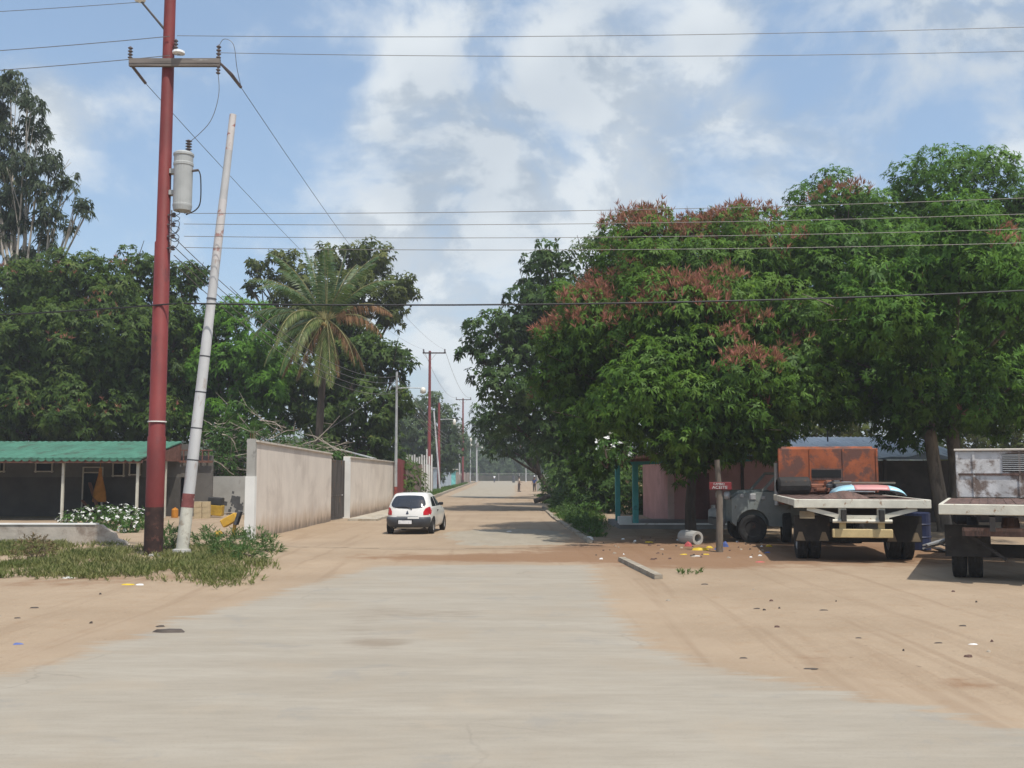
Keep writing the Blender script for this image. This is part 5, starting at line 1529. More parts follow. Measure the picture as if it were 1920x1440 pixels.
M_CARW = mat('white_car_paint', (.74, .73, .69), .3, .03, 2, (.62, .57, .48), (.62, .78), bump=0, spec=.5, coat=.5)
M_CGLASS = mat('dark_car_glass', (.02, .024, .032), .06, .1, 2, bump=0, spec=.8)
M_BUMP = mat('grey_bumper', (.055, .06, .07), .5, .15, 3, (.2, .16, .12), (.64, .8), bump=.05)
M_TAIL = mat('tail_light_red', (.45, .015, .025), .2, .15, 6, bump=0, spec=.6)
M_BLACK = mat('black_trim', (.015, .015, .016), .5, .1, 3, bump=0)
M_PLATE = mat('plate_white', (.7, .7, .7), .5, .06, 6, (.45, .45, .48), (.55, .62), cscale=14, bump=0)


class Car:
    p = 5.0
    # z : (half width, y rear, y front)
    lev = [(.20, .70, .18, 3.50), (.27, .775, .08, 3.60), (.40, .80, .03, 3.66), (.55, .812, .02, 3.68), (.70, .815, .035, 3.62), (.82, .80, .06, 3.45), (.90, .785, .085, 3.05),
           (.94, .765, .10, 2.72), (1.05, .725, .17, 2.48), (1.18, .675, .27, 2.22), (1.30, .625, .40, 1.98), (1.36, .595, .52, 1.82), (1.395, .55, .66, 1.66), (1.415, .42, .9, 1.5)]

    def at(s, z):
        L_ = s.lev
        z = max(L_[0][0], min(L_[-1][0], z))
        for a, c in zip(L_[:-1], L_[1:]):
            if a[0] <= z <= c[0]:
                t = (z - a[0]) / (c[0] - a[0]); return [a[i] + (c[i] - a[i]) * t for i in (1, 2, 3)]

    def outline(s, z, n=56, g=0.0):
        w_, yr, yf = s.at(z); a = (yf - yr) / 2; yc = (yf + yr) / 2; out = []
        for k in range(n):
            t = 2 * PI * k / n; c, q = math.cos(t), math.sin(t)
            out.append(((w_ + g) * math.copysign(abs(c) ** (2 / s.p), c), yc + (a + g) * math.copysign(abs(q) ** (2 / s.p), q), z))
        return out

    def rear(s, x, z, g=.004):
        w_, yr, yf = s.at(z); a = (yf - yr) / 2; yc = (yf + yr) / 2
        k = max(0, 1 - abs(x / w_) ** s.p)
        return Vector((x, yc - a * k ** (1 / s.p) - g, z))

    def side(s, y, z, sg, g=.004):
        w_, yr, yf = s.at(z); a = (yf - yr) / 2; yc = (yf + yr) / 2
        k = max(0, 1 - abs((y - yc) / a) ** s.p)
        return Vector((sg * (w_ * k ** (1 / s.p) + g), y, z))


def patch(poly, fn, flip=False, rings=4):
    cx = sum(q[0] for q in poly) / len(poly); cz = sum(q[1] for q in poly) / len(poly)
    dense = []
    for i in range(len(poly)):
        a, c = poly[i], poly[(i + 1) % len(poly)]
        for k in range(4): dense.append((a[0] + (c[0] - a[0]) * k / 4, a[1] + (c[1] - a[1]) * k / 4))
    n = len(dense); vs = []
    for r_ in range(rings):
        f = 1 - r_ / rings
        vs += [fn(cx + (a - cx) * f, cz + (z - cz) * f) for a, z in dense]
    vs.append(fn(cx, cz)); fs = []
    for r_ in range(rings - 1):
        for i in range(n):
            j = (i + 1) % n; fs.append((r_ * n + i, r_ * n + j, (r_ + 1) * n + j, (r_ + 1) * n + i))
    for i in range(n): fs.append(((rings - 1) * n + i, (rings - 1) * n + (i + 1) % n, len(vs) - 1))
    if flip: fs = [f[::-1] for f in fs]
    return vs, fs


def rounded(x0, x1, z0, z1, r, n=4):
    out = []
    for cx, cz, a0_ in ((x1 - r, z1 - r, 0), (x0 + r, z1 - r, 90), (x0 + r, z0 + r, 180), (x1 - r, z0 + r, 270)):
        for k in range(n + 1):
            a = R(a0_ + 90 * k / n); out.append((cx + r * math.cos(a), cz + r * math.sin(a)))
    return out


def build_car():
    C = Car(); yaw = -R(5.5)
    base = G(766, 1001)
    car = thing('hatchback_car', 'white three door hatchback with black bumper driving away along the wall', 'car', (base.x, base.y - .55, 0), yaw)
    b = MB(); n = 128; vs = []; fs = []
    zs = []
    for a_, c_ in zip(C.lev[:-1], C.lev[1:]): zs += [a_[0], (a_[0] * 2 + c_[0]) / 3, (a_[0] + 2 * c_[0]) / 3]
    zs.append(C.lev[-1][0])
    for z in zs: vs += C.outline(z, n)
    for i in range(len(zs) - 1):
        for k in range(n):
            j = (k + 1) % n; fs.append((i * n + k, i * n + j, (i + 1) * n + j, (i + 1) * n + k))
    fs.append(tuple(range(n))[::-1])
    top = (len(zs) - 1) * n
    b.add(vs, fs); 
    c_ = len(b.v); b.v.append((0, 1.2, 1.425))
    for k in range(n): b.f.append([top + k, top + (k + 1) % n, c_]); b.mi.append(0)
    body = b.build('body', M_CARW, car, smooth=True)
    # rear window (wide, bottom bowed)
    poly = [(-.50, .925), (-.3, .895), (0, .885), (.3, .895), (.50, .925), (.575, .97), (.60, 1.03), (.575, 1.12), (.53, 1.22), (.49, 1.285), (.42, 1.315), (.2, 1.33), (0, 1.333), (-.2, 1.33), (-.42, 1.315), (-.49, 1.285), (-.53, 1.22), (-.575, 1.12), (-.60, 1.03), (-.575, .97)]
    b = MB(); b.add(*patch(poly, lambda x, z: C.rear(x, z, .009), rings=8)); rwin = b.build('rear_window', M_CGLASS, car, smooth=True)
    b = MB(); b.tube([C.rear(.16, .86, .02), C.rear(.05, .915, .025), C.rear(-.1, .945, .025), C.rear(-.45, .93, .022)], [.012, .014, .013, .01], 6); b.build('wiper', M_BLACK, car)
    for sg in (-1, 1):
        poly = [(sg * .545, .665), (sg * .755, .665), (sg * .77, .78), (sg * .76, .93), (sg * .70, .945), (sg * .60, .885), (sg * .545, .78)]
        b = MB(); b.add(*patch(poly, lambda x, z: C.rear(x, z, .008), sg > 0)); b.build('tail_light', M_TAIL, car, smooth=True)
        poly = [(.62, .955), (1.30, .95), (1.22, 1.26), (.95, 1.28), (.78, 1.2)]
        b = MB(); b.add(*patch(poly, lambda y, z: C.side(y, z, sg, .006), sg < 0)); b.build('side_window', M_CGLASS, car, smooth=True)
        poly = [(1.38, .95), (2.52, .95), (2.30, 1.1), (1.95, 1.27), (1.80, 1.29), (1.33, 1.28)]
        b = MB(); b.add(*patch(poly, lambda y, z: C.side(y, z, sg, .006), sg < 0)); b.build('side_window', M_CGLASS, car, smooth=True)
        poly = [(1.28, .30), (2.5, .30), (2.62, .5), (2.60, .92), (1.28, .92)]
        b = MB(); b.add(*patch(poly, lambda y, z: C.side(y, z, sg, .008), sg < 0)); dr = b.build('door', M_CARW, car, smooth=True)
        b = MB(); b.box(C.side(1.42, .80, sg, .02), (.03, .16, .035), bev=.008); b.build('handle', M_BLACK, dr)
        b = MB(); b.box(C.side(2.35, 1.0, sg, .09), (.17, .10, .11), bev=.03); b.build('mirror', M_BLACK, car)
        for yw_ in (.72, 3.02):
            arch = [(yw_ + .335 * math.cos(R(a)), max(.215, .285 + .335 * math.sin(R(a)))) for a in range(-10, 191, 20)]
            b = MB(); b.add(*patch(arch, lambda y, z: C.side(y, z, sg, .010), sg < 0)); b.build('wheel_arch', M_BLACK, car, smooth=True)
            wheel(car, Vector((sg * .725, yw_, .285)), .285, .185)
    # bumper: band around the tail
    b = MB(); vs = []; fs = []
    prof = [(.235, .0), (.30, .035), (.42, .05), (.53, .05), (.585, .03), (.60, .0)]
    m = 0
    for z, g in prof:
        ol = [q for q in C.outline(z, 120, g) if q[1] < .52]
        ol.sort(key=lambda q: math.atan2(q[1] - 1.8, q[0]))
        m = m or len(ol); ol = ol[:m]
        vs += ol
    m2 = len(vs) // len(prof)
    for i in range(len(prof) - 1):
        for k in range(m2 - 1): fs.append((i * m2 + k, i * m2 + k + 1, (i + 1) * m2 + k + 1, (i + 1) * m2 + k))
    b.add(vs, fs); bu = b.build('bumper', M_BUMP, car, smooth=True)
    b = MB(); b.add(*patch(rounded(.02, .42, .545, .60, .02), lambda x, z: C.rear(x, z, .052))); b.build('scuff', M_CARW, bu)
    b = MB(); b.box((-.06, -.058, .43), (.46, .012, .12), bev=.004); b.build('licence_plate', M_PLATE, bu)
    b = MB(); b.box((-.05, -.048, .50), (.56, .02, .03)); b.build('plate_recess', M_BLACK, bu)
    # emblem
    b = MB()
    b.add(*patch([(-.035, .76), (.035, .76), (.012, .80), (0, .825), (-.012, .80)], lambda x, z: C.rear(x, z, .010), rings=2))
    b.add(*patch([(-.04, .70), (.04, .70), (.045, .725), (.03, .752), (-.03, .752), (-.045, .725)], lambda x, z: C.rear(x, z, .010), rings=2))
    b.build('emblem', mat('emblem_blue_black', (.05, .06, .09), .3), car)
    b = MB(); b.add(*patch([(-.72, .612), (.72, .612), (.72, .622), (-.72, .622)], lambda x, z: C.rear(x, z, .005), rings=2)); b.build('panel_gap', M_BLACK, car)
    b = MB(); b.box((0, .8, .24), (1.2, 1.2, .1)); b.tube([(-.42, -.02, .22), (-.42, .5, .22)], .03, 8); b.build('underbody', M_CHAS, car)
    # windscreen
    b = MB()
    poly = [(-.62, .97), (.62, .97), (.52, 1.30), (-.52, 1.30)]
    def front(x, z):
        w_, yr, yf = C.at(z); a = (yf - yr) / 2; yc = (yf + yr) / 2
        return Vector((x, yc + a * max(0, 1 - abs(x / w_) ** C.p) ** (1 / C.p) + .006, z))
    b.add(*patch(poly, front, True)); b.build('windscreen', M_CGLASS, car, smooth=True)
    for sg in (-1, 1):
        b = MB(); b.add(*patch([(sg * .45, .62), (sg * .68, .62), (sg * .68, .76), (sg * .45, .74)], front, sg < 0)); b.build('headlight', M_LAMPG, car, smooth=True)
    return car


build_car()

M_DECK = mat('rusty_deck', (.13, .08, .065), .9, .3, 2.5, (.085, .06, .05), (.5, .62), bump=.6, stretch=(3, .5, 1))
M_CREAM = mat('cream_truck_paint', (.58, .56, .47), .6, .12, 2.5, (.30, .19, .11), (.60, .68), cscale=5, bump=.15)
M_YBUMP = mat('yellowish_bumper_paint', (.50, .39, .20), .6, .12, 3, (.3, .2, .1), (.6, .7))
M_FLAP = mat('mudflap_rubber', (.028, .025, .022), .85, .3, 4, (.07, .045, .03), (.6, .7))
M_ORUST = mat('peeling_orange', (.30, .085, .035), .8, .3, 1.6, (.13, .06, .045), (.44, .56), cscale=1.9, bump=.3, detail=9)
M_WRUST = mat('peeling_white', (.55, .54, .525), .8, .2, 1.8, (.18, .135, .11), (.44, .57), cscale=1.8, bump=.3, detail=9)
M_TEALC = mat('faded_teal_truck', (.06, .20, .24), .6, .2, 2)


def flatbed(label, loc, rz, W, Lb, zd, hw, hz0, hz1, cabm, group, variant):
    t = thing('flatbed_truck', label, 'truck', loc, rz, group)
    bt_ = .2
    b = MB(); nb = 16
    for k in range(nb):
        b.box((-W / 2 + .06 + (W - .12) * (k + .5) / nb, Lb / 2 + .1, zd - .02 + .006 * (k % 3)), ((W - .12) / nb - .006, Lb - .1, .05))
    b.build('deck', M_DECK, t)
    b = MB(); b.box((0, .06, zd - bt_ / 2 + .01), (W, .12, bt_), bev=.012); b.build('rear_beam', M_CREAM, t)
    for s in (-1, 1):
        b = MB(); b.box((s * (W / 2 - .04), Lb / 2 + .12, zd - .07), (.08, Lb, .16), bev=.01); b.build('side_rail', M_CREAM, t)
    b = MB()
    for s in (-1, 1): b.box((s * .42, Lb / 2 + .6, zd - .36), (.1, Lb + 1.5, .26))
    for k in range(6): b.box((0, .4 + k * Lb / 6, zd - .15), (W - .3, .1, .12))
    b.box((0, 1.5, .55), (W - .9, .25, .25)); b.build('chassis', M_CHAS, t)
    for s in (-1, 1):
        wheel(t, Vector((s * (W / 2 - .45), 1.45, .53)), .53, .27, True)
        wheel(t, Vector((s * (W / 2 - .5), Lb + 1.9, .5)), .5, .27)
        f = MB(); f.box((s * (W / 2 - .48), .72, .78), (.82, .03, .62)); f = f.build('mudflap', M_FLAP, t)
        for s2 in ((-1, 1) if variant == 0 else ()):
            q = MB(); x0 = s * (W / 2 - .48) + s2 * .27
            q.prism([(x0 - .11, .49), (x0 + .11, .49), (x0 + .04, .70), (x0 - .04, .70)], lambda a_, b_, d_: (a_, d_, b_), .695, .703); q.build('flap_mark', mat('flap_mark_tan', (.22, .17, .11), .8), f)
    if variant == 0:
        z1, z2 = zd - .36, zd - .46
        for s in (-1, 1):
            q = MB(); q.bar((s * 1.22, .09, zd - .2), (s * .52, .09, z1 - .02), .07, .10); q.build('brace', M_CREAM, t)
            q = MB(); q.box((s * .43, .10, (zd - .19 + z1) / 2), (.17, .10, zd - .19 - z1)); q.build('upright', M_CREAM, t)
        q = MB(); q.box((0, .095, z1 - .04), (1.2, .09, .09)); q.build('cross_bar', M_CREAM, t)
        q = MB(); q.tube([(-.66, .02, z2 - .03), (.66, .02, z2 - .03)], .045, 10); q.build('tow_bar', M_CREAM, t, smooth=True)
        for s in (-1, 1):
            q = MB(); q.box((s * .43, .1, z2 - .14), (.14, .08, .2)); q.build('hanger', M_YBUMP, t)
        q = MB(); q.box((-1.2, .3, zd - .36), (.34, .03, .17)); q.build('plate', mat('tan_plate', (.3, .25, .17), .8), t)
        q = MB(); q.box((0, .06, z2 - .31), (1.34, .12, .2), bev=.015); q.build('bumper', M_YBUMP, t)
    else:
        q = MB(); q.bar((-.9, .5, zd - .55), (-.2, .5, .45), .06, .06); q.build('brace', M_CHAS, t)
        q = MB(); q.box((0, .3, zd - .52), (1.9, .12, .16)); q.build('bumper', M_DECK, t)
        q = MB(); q.lathe([(.01, -.16), (.14, -.15), (.17, 0), (.14, .15), (.01, .16)], 10, Matrix.Translation((-.1, 1.0, zd - .42))); q.build('spare_tank', M_DECK, t)
    # cab
    cy = Lb + .25
    cab = MB()
    pr = [(cy, hz0), (cy, hz1), (cy + .12, hz1 + .06), (cy + 1.1, hz1 + .04), (cy + 1.45, hz1 - .65), (cy + 2.9, hz0 + .05), (cy + 3.0, 1.2), (cy + .1, 1.2)]
    cab.prism(pr, lambda a_, b_, d_: (d_, a_, b_), -hw / 2 + .12, hw / 2 - .12)
    cab = cab.build('cab', cabm, t)
    q = MB(); q.box((0, cy - .07, (hz0 + hz1) / 2), (hw, .10, hz1 - hz0), bev=.02); hb = q.build('headboard', cabm, t)
    ribx = (-.5, -.18, .16, .5) if variant == 0 else (-.5, -.34, .1, .5)
    for rx in ribx:
        q = MB(); q.box((rx * (hw - .08), cy - .13, (hz0 + hz1) / 2), (.05, .03, hz1 - hz0 - .02)); q.build('rib', cabm, hb)
    if variant == 0:
        q = MB(); q.box((-.02 * hw, cy - .139, hz0 + .53), (.30 * hw, .012, .22)); q.build('slot_window', M_DARK, hb)
        q = MB(); q.box((-.02 * hw, cy - .13, hz0 + .52), (.34 * hw, .006, .32)); q.build('window_surround', M_DECK, hb)
    else:
        q = MB(); q.box((.0, cy - .13, hz0 + .55), (hw - .1, .03, .05)); q.build('rib', M_DECK, hb)
        fr_ = MB(); x0, x1 = -.06 * hw, .40 * hw
        fr_.box(((x0 + x1) / 2, cy - .124, hz0 + .82), (x1 - x0, .014, .42)); fr_ = fr_.build('louvre_window', M_DARK, hb)
        for k in range(9):
            q = MB(); q.box(((x0 + x1) / 2, cy - .14, hz0 + .64 + .045 * k), (x1 - x0, .03, .012), Matrix.Rotation(.5, 3, 'X')); q.build('louvre', M_GALV, fr_)
        q = MB(); q.box((0, cy - .07, hz1 + .03), (hw + .06, .2, .05), bev=.01); q.build('cap_rail', M_COPING, hb)
    for s in (-1, 1):
        q = MB(); q.box((s * (hw / 2 - .115), cy + .8, hz1 - .32), (.02, .75, .45)); q.build('side_window', M_CGLASS, t)
        q = MB(); q.box((s * (hw / 2 - .1), cy + 2.2, .95), (.5, 1.1, .3), bev=.08); q.build('fender', M_CHAS, t)
    return t


t1y = 23.6
T1 = flatbed('flatbed truck with a rusty orange cab panel and cream towing frame', (P(1616, 940, t1y).x, t1y, 0), -R(9.5), 3.05, 5.3, 1.48, 2.75, 1.55, 2.80, M_ORUST, 'old flatbed trucks parked on the sand', 0)
t2y = 19.0
T2 = flatbed('flatbed truck with a peeling white cab and louvred window, cut off by the right edge', (9.4, t2y, 0), -R(25), 2.7, 5.2, 1.50, 2.3, 1.52, 2.62, M_WRUST, 'old flatbed trucks parked on the sand', 1)

# load on truck 1
M1 = Matrix.Translation(T1.location) @ Matrix.Rotation(-R(9.5), 4, 'Z')
def on1(x, y, z): return M1 @ Vector((x, y, z))
bh_ = thing('car_panel', 'curved light blue and pink car panel lying on the orange truck', 'car panel', tuple(on1(.43, 1.9, 1.49)), -R(9.5))
def curved(x0, x1, m, nm, dz=0):
    vs = []; fs = []; nx_, ny_ = 12, 8
    for i in range(nx_ + 1):
        x = x0 + (x1 - x0) * i / nx_
        for j in range(ny_ + 1):
            y = -.55 + 1.1 * j / ny_
            e = 1 - abs(x / .86) ** 4; e2 = 1 - abs(y / .62) ** 4
            vs.append((x, y, .02 + .30 * max(0, e) ** .5 * max(0, e2) ** .5 + dz))
    for i in range(nx_):
        for j in range(ny_):
            a = i * (ny_ + 1) + j; fs.append((a, a + ny_ + 1, a + ny_ + 2, a + 1))
    b = MB(); b.add(vs, fs); ob = b.build(nm, m, bh_, smooth=True)
    sm = ob.modifiers.new('s', 'SOLIDIFY'); sm.thickness = .02
M_LBLUE = mat('light_blue_enamel', (.36, .62, .72), .3, .08, 2, (.6, .7, .72), (.6, .7), bump=.03, spec=.5)
M_PKE = mat('pink_enamel', (.52, .24, .23), .4, .1, 2, (.6, .4, .36), (.6, .7), bump=.03)
curved(-.85, -.36, M_LBLUE, 'blue_panel'); curved(-.36, .46, M_PKE, 'pink_panel'); curved(.46, .85, M_LBLUE, 'blue_panel')
b = MB(); b.box((0, .35, .36), (1.5, .25, .05), bev=.01); b.build('top_strip', mat('dull_brown', (.16, .13, .10), .8), bh_)
b = MB(); q = on1(-.25, 1.0, 1.49)
b.lathe([(.65, 0), (.5, .06), (.3, .13), (.1, .18), (.01, .19)], 12, Matrix.Diagonal((1, .6, 1, 1)))
tag(b.build('soil_heap', M_DECK, loc=q, smooth=True), 'low brown heap before the light blue panel on the truck bed', 'heap')
rr = random.Random(31)
b = MB(); q = on1(-1.05, 4.6, 1.51); b.lathe([(.18, -.45), (.24, -.4), (.25, .4), (.18, .45), (.01, .45)], 12, Matrix.Rotation(PI / 2, 4, 'Y')); tag(b.build('dark_roll', M_CHAS, loc=q + Vector((0, 0, .24))), 'dark roll lying before the orange panel on the truck bed', 'roll')
for k, (x, y, m, lab) in enumerate([(-.35, 4.5, M_PLANK, 'pale brown lump of scrap beside the dark roll on the truck bed'), (0.0, 4.3, M_STEEL, 'dark engine scrap in the middle of the truck bed'), (.25, 4.4, M_BLUESHEET, 'bluish scrap near the middle of the truck bed'), (.7, 4.6, M_CHAS, 'black scrap before the right half of the orange panel')]):
    b = MB()
    for j in range(5):
        b.box((rr.gauss(0, .12), rr.gauss(0, .1), .1 + .05 * j), (rr.uniform(.12, .4), rr.uniform(.1, .3), rr.uniform(.08, .2)), Matrix.Rotation(rr.uniform(-.6, .6), 3, 'Z') @ Matrix.Rotation(rr.uniform(-.4, .4), 3, 'X'), bev=.02)
    tag(b.build('scrap', m, loc=on1(x, y, 1.50)), lab, 'scrap')
b = MB(); b.tube([on1(-.1, 3.6, 1.62), on1(.75, 2.6, 1.62)], .02, 6); tag(b.build('metal_rod', M_GALV), 'thin pale rod across the truck bed behind the blue panel', 'rod')

# ---- old grey pickup facing left
def pickup():
    D = 30.6; x0 = P(1372, 925, D).x
    t = thing('pickup_truck', 'old grey pickup facing left, half hidden behind the orange truck', 'truck', (x0, D, 0))
    m = mat('dull_grey_green_paint', (.20, .225, .215), .55, .15, 2, (.13, .12, .10), (.58, .68), bump=.1)
    zt = P(1372, 922, D).z
    # side profile (x along, z), wheel arch cut
    arch = [(.62 + .50 * math.cos(R(a)), .52 + .50 * math.sin(R(a))) for a in range(180, -1, -18)]
    prof = [(0, .62)] + arch + [(1.5, .5), (2.6, .5), (2.6, zt), (1.15, zt), (.2, zt - .06), (0, zt - .22)]
    b = MB(); b.prism(prof, lambda a_, b_, d_: (a_, d_, b_), 0, .32); b.build('fender', m, t)
    b = MB(); b.prism(prof, lambda a_, b_, d_: (a_, d_, b_), 1.45, 1.77); b.build('fender', m, t)
    b = MB(); b.prism([(.1, .62), (.1, zt - .1), (.3, zt + .03), (1.2, zt + .06), (1.2, .62)], lambda a_, b_, d_: (a_, d_, b_), .325, 1.445); b.build('hood', m, t)
    for k, xx in enumerate((.30, .62, .95)):
        q = MB(); q.box((xx, -.012, zt - .12 - .03 * k), (.12 + .08 * (k == 1), .03, .10 + .08 * (k == 1)), bev=.02); q.build('badge_plate', M_GALV, t)
    b = MB(); b.lathe([(.01, .06), (.1, .05), (.13, 0), (.12, -.1), (.01, -.1)], 14, Matrix.Translation((-.12, .25, zt - .12)) @ Matrix.Rotation(-PI / 2, 4, 'Y')); b.build('headlight', M_GALV, t, smooth=True)
    b = MB(); b.lathe([(.01, .06), (.1, .05), (.13, 0), (.12, -.1), (.01, -.1)], 14, Matrix.Translation((-.12, 1.5, zt - .12)) @ Matrix.Rotation(-PI / 2, 4, 'Y')); b.build('headlight', M_GALV, t, smooth=True)
    b = MB(); b.box((-.3, .88, .62), (.16, 1.9, .22), bev=.03); b.build('bumper', M_STEEL, t)
    zr_ = P(1440, 890, D).z
    for y_ in (.1, 1.67):
        b = MB(); b.bar((.95, y_, zt + .02), (1.4, y_, zr_), .06, .08); b.build('pillar', m, t)
    b = MB(); b.box((2.1, .88, zr_ + .03), (1.45, 1.65, .08), bev=.03); b.build('roof', m, t)
    b = MB(); b.box((2.7, .88, (zt + zr_) / 2), (.08, 1.6, zr_ - zt)); b.build('back_panel', M_DARK, t)
    b = MB(); b.tube([(1.33, -.05, zt - .4), (1.33, -.05, P(1440, 868, D).z)], .06, 10); b.build('exhaust_stack', M_GALV, t)
    b = MB(); b.box((3.4, .88, 1.0), (1.5, 1.7, .7)); b.build('bed', m, t)
    for yy in (.14, 1.62):
        wheel_y(t, Vector((.62, yy, .43)), .43, .24); wheel_y(t, Vector((3.4, yy, .43)), .43, .24)
    return t


def wheel_y(parent, c, r, wd):
    t = thing_part('wheel', parent)
    M = Matrix.Translation(c) @ Matrix.Rotation(PI / 2, 4, 'X')
    b = MB(); b.lathe([(r * .58, -wd * .42), (r * .8, -wd * .5), (r * .96, -wd * .44), (r, -wd * .3), (r, wd * .3), (r * .96, wd * .44), (r * .8, wd * .5), (r * .58, wd * .42)], 24, M, close=True); b.build('tyre', M_TYRE, t)
    b = MB(); b.lathe([(r * .6, wd * .4), (r * .5, wd * .25), (r * .2, wd * .3), (.01, wd * .34)], 16, M); b.lathe([(r * .6, -wd * .4), (r * .5, -wd * .25), (.01, -wd * .3)], 16, M); b.build('rim', M_CHAS, t)


pickup()

# ---- sign on a post
sg = thing('sign_post', 'small red sign with white lettering on a thin trunk-like post', 'sign', tuple(G(1350, 1036)))
sD = sg.location.y
b = MB(); b.tube([(0, .06, -.1), (.03, .06, 1.4), (-.02, .06, P(1350, 862, sD).z)], [.10, .085, .07], 9); b.build('post', M_BARK, sg, smooth=True)
pa, pc = P(1329, 904, sD), P(1371, 918, sD)
b = MB(); b.box(((pa.x + pc.x) / 2 - sg.location.x, -.05, (pa.z + pc.z) / 2), (pc.x - pa.x, .03, pa.z - pc.z), bev=.006); bd = b.build('sign_board', mat('sign_red', (.17, .02, .022), .5, .1, 3, bump=0), sg)
M_LET = mat('lettering_white', (.5, .5, .48), .6, .03, 3, bump=0)


def text(body, size, loc, parent, m, name='lettering', sx=1.0):
    cu = bpy.data.curves.new(name, 'FONT'); cu.body = body; cu.size = size; cu.align_x = 'CENTER'; cu.align_y = 'CENTER'; cu.extrude = .003
    tmp = bpy.data.objects.new('tmp', cu); COL.objects.link(tmp)
    bpy.context.view_layer.update()
    me = bpy.data.meshes.new_from_object(tmp.evaluated_get(bpy.context.evaluated_depsgraph_get()))
    bpy.data.objects.remove(tmp); bpy.data.curves.remove(cu)
    me.name = name; me.transform(Matrix.Scale(sx, 4, (1, 0, 0)))
    o_ = link_mesh(name, me, m, parent, loc); o_.rotation_euler = (PI / 2, 0, 0)
    return o_


bw = pc.x - pa.x; bh2 = pa.z - pc.z; cx_ = (pa.x + pc.x) / 2 - sg.location.x; cz_ = (pa.z + pc.z) / 2
text('CAMBIO', bh2 * .42, (cx_ - .04, -.072, cz_ + bh2 * .24), bd, M_LET, sx=.95)
text('ACEITE', bh2 * .56, (cx_ - .02, -.072, cz_ - bh2 * .22), bd, M_LET, sx=1.15)
c = G(1338, 992)
b = MB(); b.lathe([(.17, 0), (.18, .02), (.18, .3), (.16, .32)], 12); b.box((0, 0, .15), (.3, .3, .3), bev=.02)
tag(b.build('red_crate', mat('dull_red', (.22, .03, .025), .7), loc=(c.x, c.y, 0)), 'dull red box under the grey can, left of the sign post', 'box')
b = MB(); b.lathe([(.01, .30), (.19, .305), (.2, .34), (.2, .66), (.17, .74), (.08, .78), (.08, .9), (.01, .92)], 14)
tag(b.build('grey_can', M_GALV, loc=(c.x, c.y, 0)), 'grey metal can standing on the red box by the sign', 'can')
c = G(1372, 985)
b = MB(); b.lathe([(.26, 0), (.28, .03), (.28, .45), (.29, .47), (.28, .49), (.28, .86), (.26, .88), (.01, .87)], 16)
tag(b.build('oil_drum', M_CHAS, loc=(c.x - .3, c.y + .2, 0)), 'black oil drum right of the sign post', 'drum')
b = MB(); b.lathe([(.12, 0), (.15, .02), (.15, .16), (.05, .2), (.05, .24), (.01, .25)], 10)
tag(b.build('white_tin', M_WINS, loc=(c.x - .3, c.y + .2, .875)), 'white tin standing on the black oil drum', 'tin')
# concrete pipe
c = G(1298, 1022)
b = MB(); b.lathe([(.13, -.35), (.21, -.35), (.22, -.2), (.2, .35), (.12, .35)], 18, Matrix.Rotation(PI / 2, 4, 'X') @ Matrix.Rotation(0, 4, 'Z'), close=True)
ob = b.build('concrete_pipe', M_CEMENT, loc=(c.x, c.y + .3, .2), smooth=False); ob.rotation_euler = (0, 0, .5)
tag(ob, 'short grey concrete pipe lying at the foot of the mango', 'pipe')
# blue barrel
c = G(1722, 1032)
b = MB(); b.lathe([(.27, 0), (.29, .03), (.29, .3), (.305, .32), (.29, .34), (.29, .6), (.305, .62), (.29, .64), (.29, .88), (.26, .9), (.01, .88)], 20, Matrix.Diagonal((1.15, 1.15, 1.15, 1)))
tag(b.build('barrel', mat('dark_blue_plastic', (.012, .018, .055), .5), loc=(c.x, c.y, 0)), 'dark blue barrel standing between the two trucks', 'barrel')
c = G(1765, 1036)
b = MB()
for k in range(6): b.box((rr.gauss(0, .2), rr.gauss(0, .12), .08 + .05 * k), (rr.uniform(.3, .7), rr.uniform(.1, .4), .04), Matrix.Rotation(rr.uniform(-.6, .6), 3, 'Z') @ Matrix.Rotation(rr.uniform(-.5, .5), 3, 'Y'))
tag(b.build('scrap_sheets', M_GALV, loc=(c.x, c.y, 0)), 'crumpled pale scrap sheets between the trucks', 'scrap')

# ---- litter
def scrap(u, v, s, m, label, group=None, h=.03, name='litter', cat='litter', z=None):
    if m is M_LD and s < .25: s *= .6
    c = G(u, v); z = float(ground_z(np.array([c.x]), np.array([c.y]))[0]) if z is None else z
    r2 = random.Random(int(u * 7 + v)); n = 7
    b = MB(); ring = []
    for k in range(n):
        a = 2 * PI * k / n; rr_ = s * r2.uniform(.55, 1.1); ring.append((rr_ * math.cos(a) * 1.15, rr_ * r2.uniform(.35, .7) * math.sin(a)))
    vs = [(x, y, 0) for x, y in ring] + [(x * .75, y * .75, h * r2.uniform(.4, 1.2)) for x, y in ring] + [(r2.uniform(-.2, .2) * s, 0, h * 1.2)]
    fs = [(k, (k + 1) % n, n + (k + 1) % n, n + k) for k in range(n)] + [(n + k, n + (k + 1) % n, 2 * n) for k in range(n)] + [tuple(range(n))[::-1]]
    b.add(vs, fs)
    return tag(b.build(name, m, loc=(c.x, c.y, max(z, 0.006))), label, cat, group)


